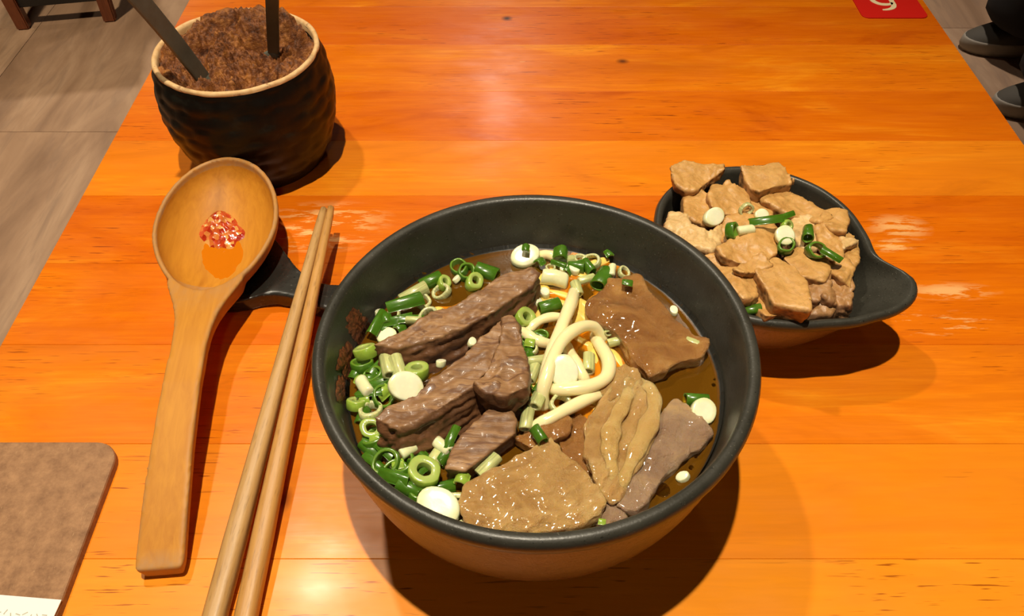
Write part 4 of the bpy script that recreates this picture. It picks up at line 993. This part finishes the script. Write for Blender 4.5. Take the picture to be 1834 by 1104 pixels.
# ------------------------------------------------------------------ chair in the aisle
def bar(name, a, b, sx, sy, mat, parent):
    """tapered square bar from a to b (local to parent)"""
    a, b = Vector(a), Vector(b); bm = bmesh.new(); rows = []
    for p, k in ((a, 0.85), (b, 1.0)): rows.append([bm.verts.new(p+Vector((ux*sx*k/2, uy*sy*k/2, 0))) for ux, uy in ((-1, -1), (1, -1), (1, 1), (-1, 1))])
    for k in range(4): bm.faces.new((rows[0][k], rows[0][(k+1) % 4], rows[1][(k+1) % 4], rows[1][k]))
    bm.faces.new(rows[0][::-1]); bm.faces.new(rows[1]); bmesh.ops.bevel(bm, geom=bm.edges[:], offset=0.003, segments=2, affect='EDGES')
    return obj(name, from_bm(name, bm), mat, parent)
l0, l1 = W(22, 50, -T), W(176, 36, -T)
mid = (l0+l1)/2; ch = empty('dining_chair', (mid.x, mid.y+0.17, 0)); ch.rotation_euler.z = math.atan2(l1.y-l0.y, l1.x-l0.x)
tag(ch, 'red-brown wooden chair with a black seat beyond the sauce jar', 'chair')
hx = (l1-l0).length/2
for sx in (-1, 1):
    bar('leg', (sx*hx, -0.17, 0), (sx*(hx+0.02), -0.17, 0.44), 0.036, 0.036, MAT['chairwood'], ch)
    bar('leg', (sx*hx, 0.17, 0), (sx*(hx+0.02), 0.20, 0.88), 0.034, 0.034, MAT['chairwood'], ch)
    o = obj('stretcher', box_mesh('stretcher', 0.02, 0.32, 0.03, 0.003), MAT['blackseat'], ch); o.location = (sx*hx, 0, 0.11)
o = obj('stretcher', box_mesh('stretcher', 2*hx-0.02, 0.02, 0.03, 0.003), MAT['blackseat'], ch); o.location = (0, -0.165, 0.055)
o = obj('stretcher', box_mesh('stretcher', 2*hx-0.02, 0.02, 0.03, 0.003), MAT['blackseat'], ch); o.location = (0, 0.17, 0.11)
o = obj('seat', box_mesh('seat', 2*hx+0.11, 0.43, 0.045, 0.012, 3), MAT['blackseat'], ch); o.location = (0, 0, 0.43)
o = obj('backrest', box_mesh('backrest', 2*hx+0.05, 0.02, 0.20, 0.006, 2), MAT['chairwood'], ch); o.location = (0, 0.195, 0.66)

# ------------------------------------------------------------------ person standing beyond the table
def skin_mesh(name, joints, links, root, sub=2):
    ids = {k: i for i, k in enumerate(joints)}
    me = bpy.data.meshes.new(name); me.from_pydata([j[0] for j in joints.values()], [(ids[a], ids[b]) for a, b in links], [])
    o = bpy.data.objects.new('tmp', me); COL.objects.link(o)
    o.modifiers.new('skin', 'SKIN'); sd = me.skin_vertices[0].data
    for k, i in ids.items():
        r = joints[k][1]; sd[i].radius = r if isinstance(r, tuple) else (r, r); sd[i].use_root = (k == root)
    s = o.modifiers.new('sub', 'SUBSURF'); s.levels = sub; s.render_levels = sub
    dg = bpy.context.evaluated_depsgraph_get(); dg.update(); out = bpy.data.meshes.new_from_object(o.evaluated_get(dg)); out.name = name
    bpy.data.objects.remove(o); out.polygons.foreach_set('use_smooth', [True]*len(out.polygons)); return out
toe1, toe2 = W(1716, 84, -T), W(1778, 205, -T)
PX0 = toe1.x+0.19; PY1, PY2 = toe1.y-0.005, toe2.y+0.02
pc = Vector((PX0, (PY1+PY2)/2, 0)); pe = empty('person', pc)
tag(pe, 'person in black trousers and grey shoes standing beyond the table', 'person')
f1, f2 = PY1-pc.y, PY2-pc.y; off2 = toe2.x+0.19-PX0
hd = 0.09
J = {'pelvis': ((0.02, 0, .93), (.13, .15)), 'belly': ((0.02, 0, 1.08), (.11, .14)), 'chest': ((0.02, 0, 1.30), (.12, .17)), 'neck': ((0.01, 0, 1.46), .055), 'skull': ((-.01, 0, 1.54), .075), 'crown': ((-.005, 0, 1.65), .085)}
Lk = [('pelvis', 'belly'), ('belly', 'chest'), ('chest', 'neck'), ('neck', 'skull'), ('skull', 'crown')]
for s_, fy, ox in ((1, f1, 0.0), (-1, f2, off2)):
    t = 'a' if s_ > 0 else 'b'
    J.update({'hip'+t: ((0.02, s_*0.09, .88), .085), 'knee'+t: ((0.0+ox*.5, fy*0.62+s_*0.03, .49), .058), 'ank'+t: ((0.035+ox, fy, .09), .038), 'ball'+t: ((-0.09+ox, fy, .045), .03),
              'sh'+t: ((0.02, s_*0.19, 1.38), .055), 'elb'+t: ((0.05, s_*0.27, 1.10), .04), 'wri'+t: ((-0.06, s_*0.28, .88), .027), 'palm'+t: ((-0.10, s_*0.28, .80), (.02, .034))})
    Lk += [('pelvis', 'hip'+t), ('hip'+t, 'knee'+t), ('knee'+t, 'ank'+t), ('ank'+t, 'ball'+t), ('chest', 'sh'+t), ('sh'+t, 'elb'+t), ('elb'+t, 'wri'+t), ('wri'+t, 'palm'+t)]
    for i, ln in enumerate((.072, .085, .078, .06)):
        x = -0.125+i*0.021; a, b = f'f{i}a'+t, f'f{i}b'+t
        J[a] = ((x-.01, s_*0.28, .765), .009); J[b] = ((x-.012, s_*(0.28-.012), .765-ln), .008); Lk += [('palm'+t, a), (a, b)]
    J['tha'+t] = ((-.135, s_*.265, .82), .011); J['thb'+t] = ((-.155, s_*.255, .775), .009); Lk += [('palm'+t, 'tha'+t), ('tha'+t, 'thb'+t)]
obj('body', skin_mesh('body', J, Lk, 'pelvis'), MAT['skin'], pe)
JT = {'pelvis': ((0.02, 0, .95), (.15, .175))}; LT = []
for s_, fy, ox in ((1, f1, 0.0), (-1, f2, off2)):
    t = 'a' if s_ > 0 else 'b'
    JT.update({'hip'+t: ((0.02, s_*0.10, .85), .115), 'knee'+t: ((0.0+ox*.5, fy*0.62+s_*0.03, .49), .092), 'shin'+t: ((-0.03+ox*.9, fy*.95, .24), .105), 'cuff'+t: ((-0.045+ox, fy, .10), .12), 'hem'+t: ((-0.05+ox, fy, .05), .12)})
    LT += [('pelvis', 'hip'+t), ('hip'+t, 'knee'+t), ('knee'+t, 'shin'+t), ('shin'+t, 'cuff'+t), ('cuff'+t, 'hem'+t)]
obj('trousers', skin_mesh('trousers', JT, LT, 'pelvis'), MAT['cloth'], pe)
JS = {'belly': ((0.02, 0, .98), (.15, .175)), 'chest': ((0.02, 0, 1.28), (.145, .195)), 'coll': ((0.015, 0, 1.43), .075)}
LS = [('belly', 'chest'), ('chest', 'coll')]
for s_ in (1, -1):
    JS.update({f'sh{s_}': ((0.02, s_*.19, 1.38), .075), f'el{s_}': ((0.05, s_*.27, 1.10), .06)}); LS += [('chest', f'sh{s_}'), (f'sh{s_}', f'el{s_}')]
obj('shirt', skin_mesh('shirt', JS, LS, 'belly'), MAT['cloth'], pe)
bm = bmesh.new(); bmesh.ops.create_uvsphere(bm, u_segments=24, v_segments=16, radius=1)
for v in bm.verts: v.co = Vector((v.co.x*.105+.012, v.co.y*.092, v.co.z*.10+1.655))
bmesh.ops.delete(bm, geom=[v for v in bm.verts if v.co.x < -.05 and v.co.z < 1.66], context='VERTS')
obj('hair', from_bm('hair', bm, True), MAT['hair'], pe)
for sy in (-1, 1):
    bm = bmesh.new(); bmesh.ops.create_uvsphere(bm, u_segments=10, v_segments=8, radius=.011, matrix=Matrix.Translation((-.085, sy*.03, 1.60))); obj('eye', from_bm('eye', bm, True), MAT['hair'], pe)
def shoe(fy, ox):
    n = 28; V, Fc = [], []
    def out(a): # foot outline, toe toward -x
        c, s = math.cos(a), math.sin(a); return (0.135*c, (0.048+0.010*(-c))*s*(1.0))
    prof_ = [(0.0, 0.98), (0.012, 1.02), (0.030, 1.0), (0.034, 0.97)]
    def build(prof__, name, mat, par, top=None):
        V, Fc = [], []
        for z, k in prof__:
            for i in range(n):
                x, y = out(2*math.pi*i/n); V.append((x*k, y*k, z))
        m_ = len(prof__)
        for j in range(m_-1):
            for i in range(n): q = (i+1) % n; Fc.append((j*n+i, j*n+q, (j+1)*n+q, (j+1)*n+i))
        Fc.append(tuple(range(n))[::-1]); Fc.append(tuple((m_-1)*n+i for i in range(n)))
        return obj(name, mesh(name, V, Fc), mat, par)
    V, Fc = [], []; m_ = 9
    for j in range(m_):
        t = j/(m_-1)
        for i in range(n):
            x, y = out(2*math.pi*i/n); k = 0.97-0.42*t**2.0; h = 0.034+t*(0.035+0.050*max(0, min(1, (x+0.10)/0.14)))
            V.append((x*k+0.045*t, y*k, h))
    for j in range(m_-1):
        for i in range(n): q = (i+1) % n; Fc.append((j*n+i, j*n+q, (j+1)*n+q, (j+1)*n+i))
    Fc.append(tuple((m_-1)*n+i for i in range(n)))
    sh = obj('shoe', mesh('shoe', V, Fc), MAT['shoe'], pe); sh.location = (ox-0.055, fy, 0)
    build(prof_, 'sole', MAT['rubber'], sh)
shoe(f1, 0.0); shoe(f2, off2)
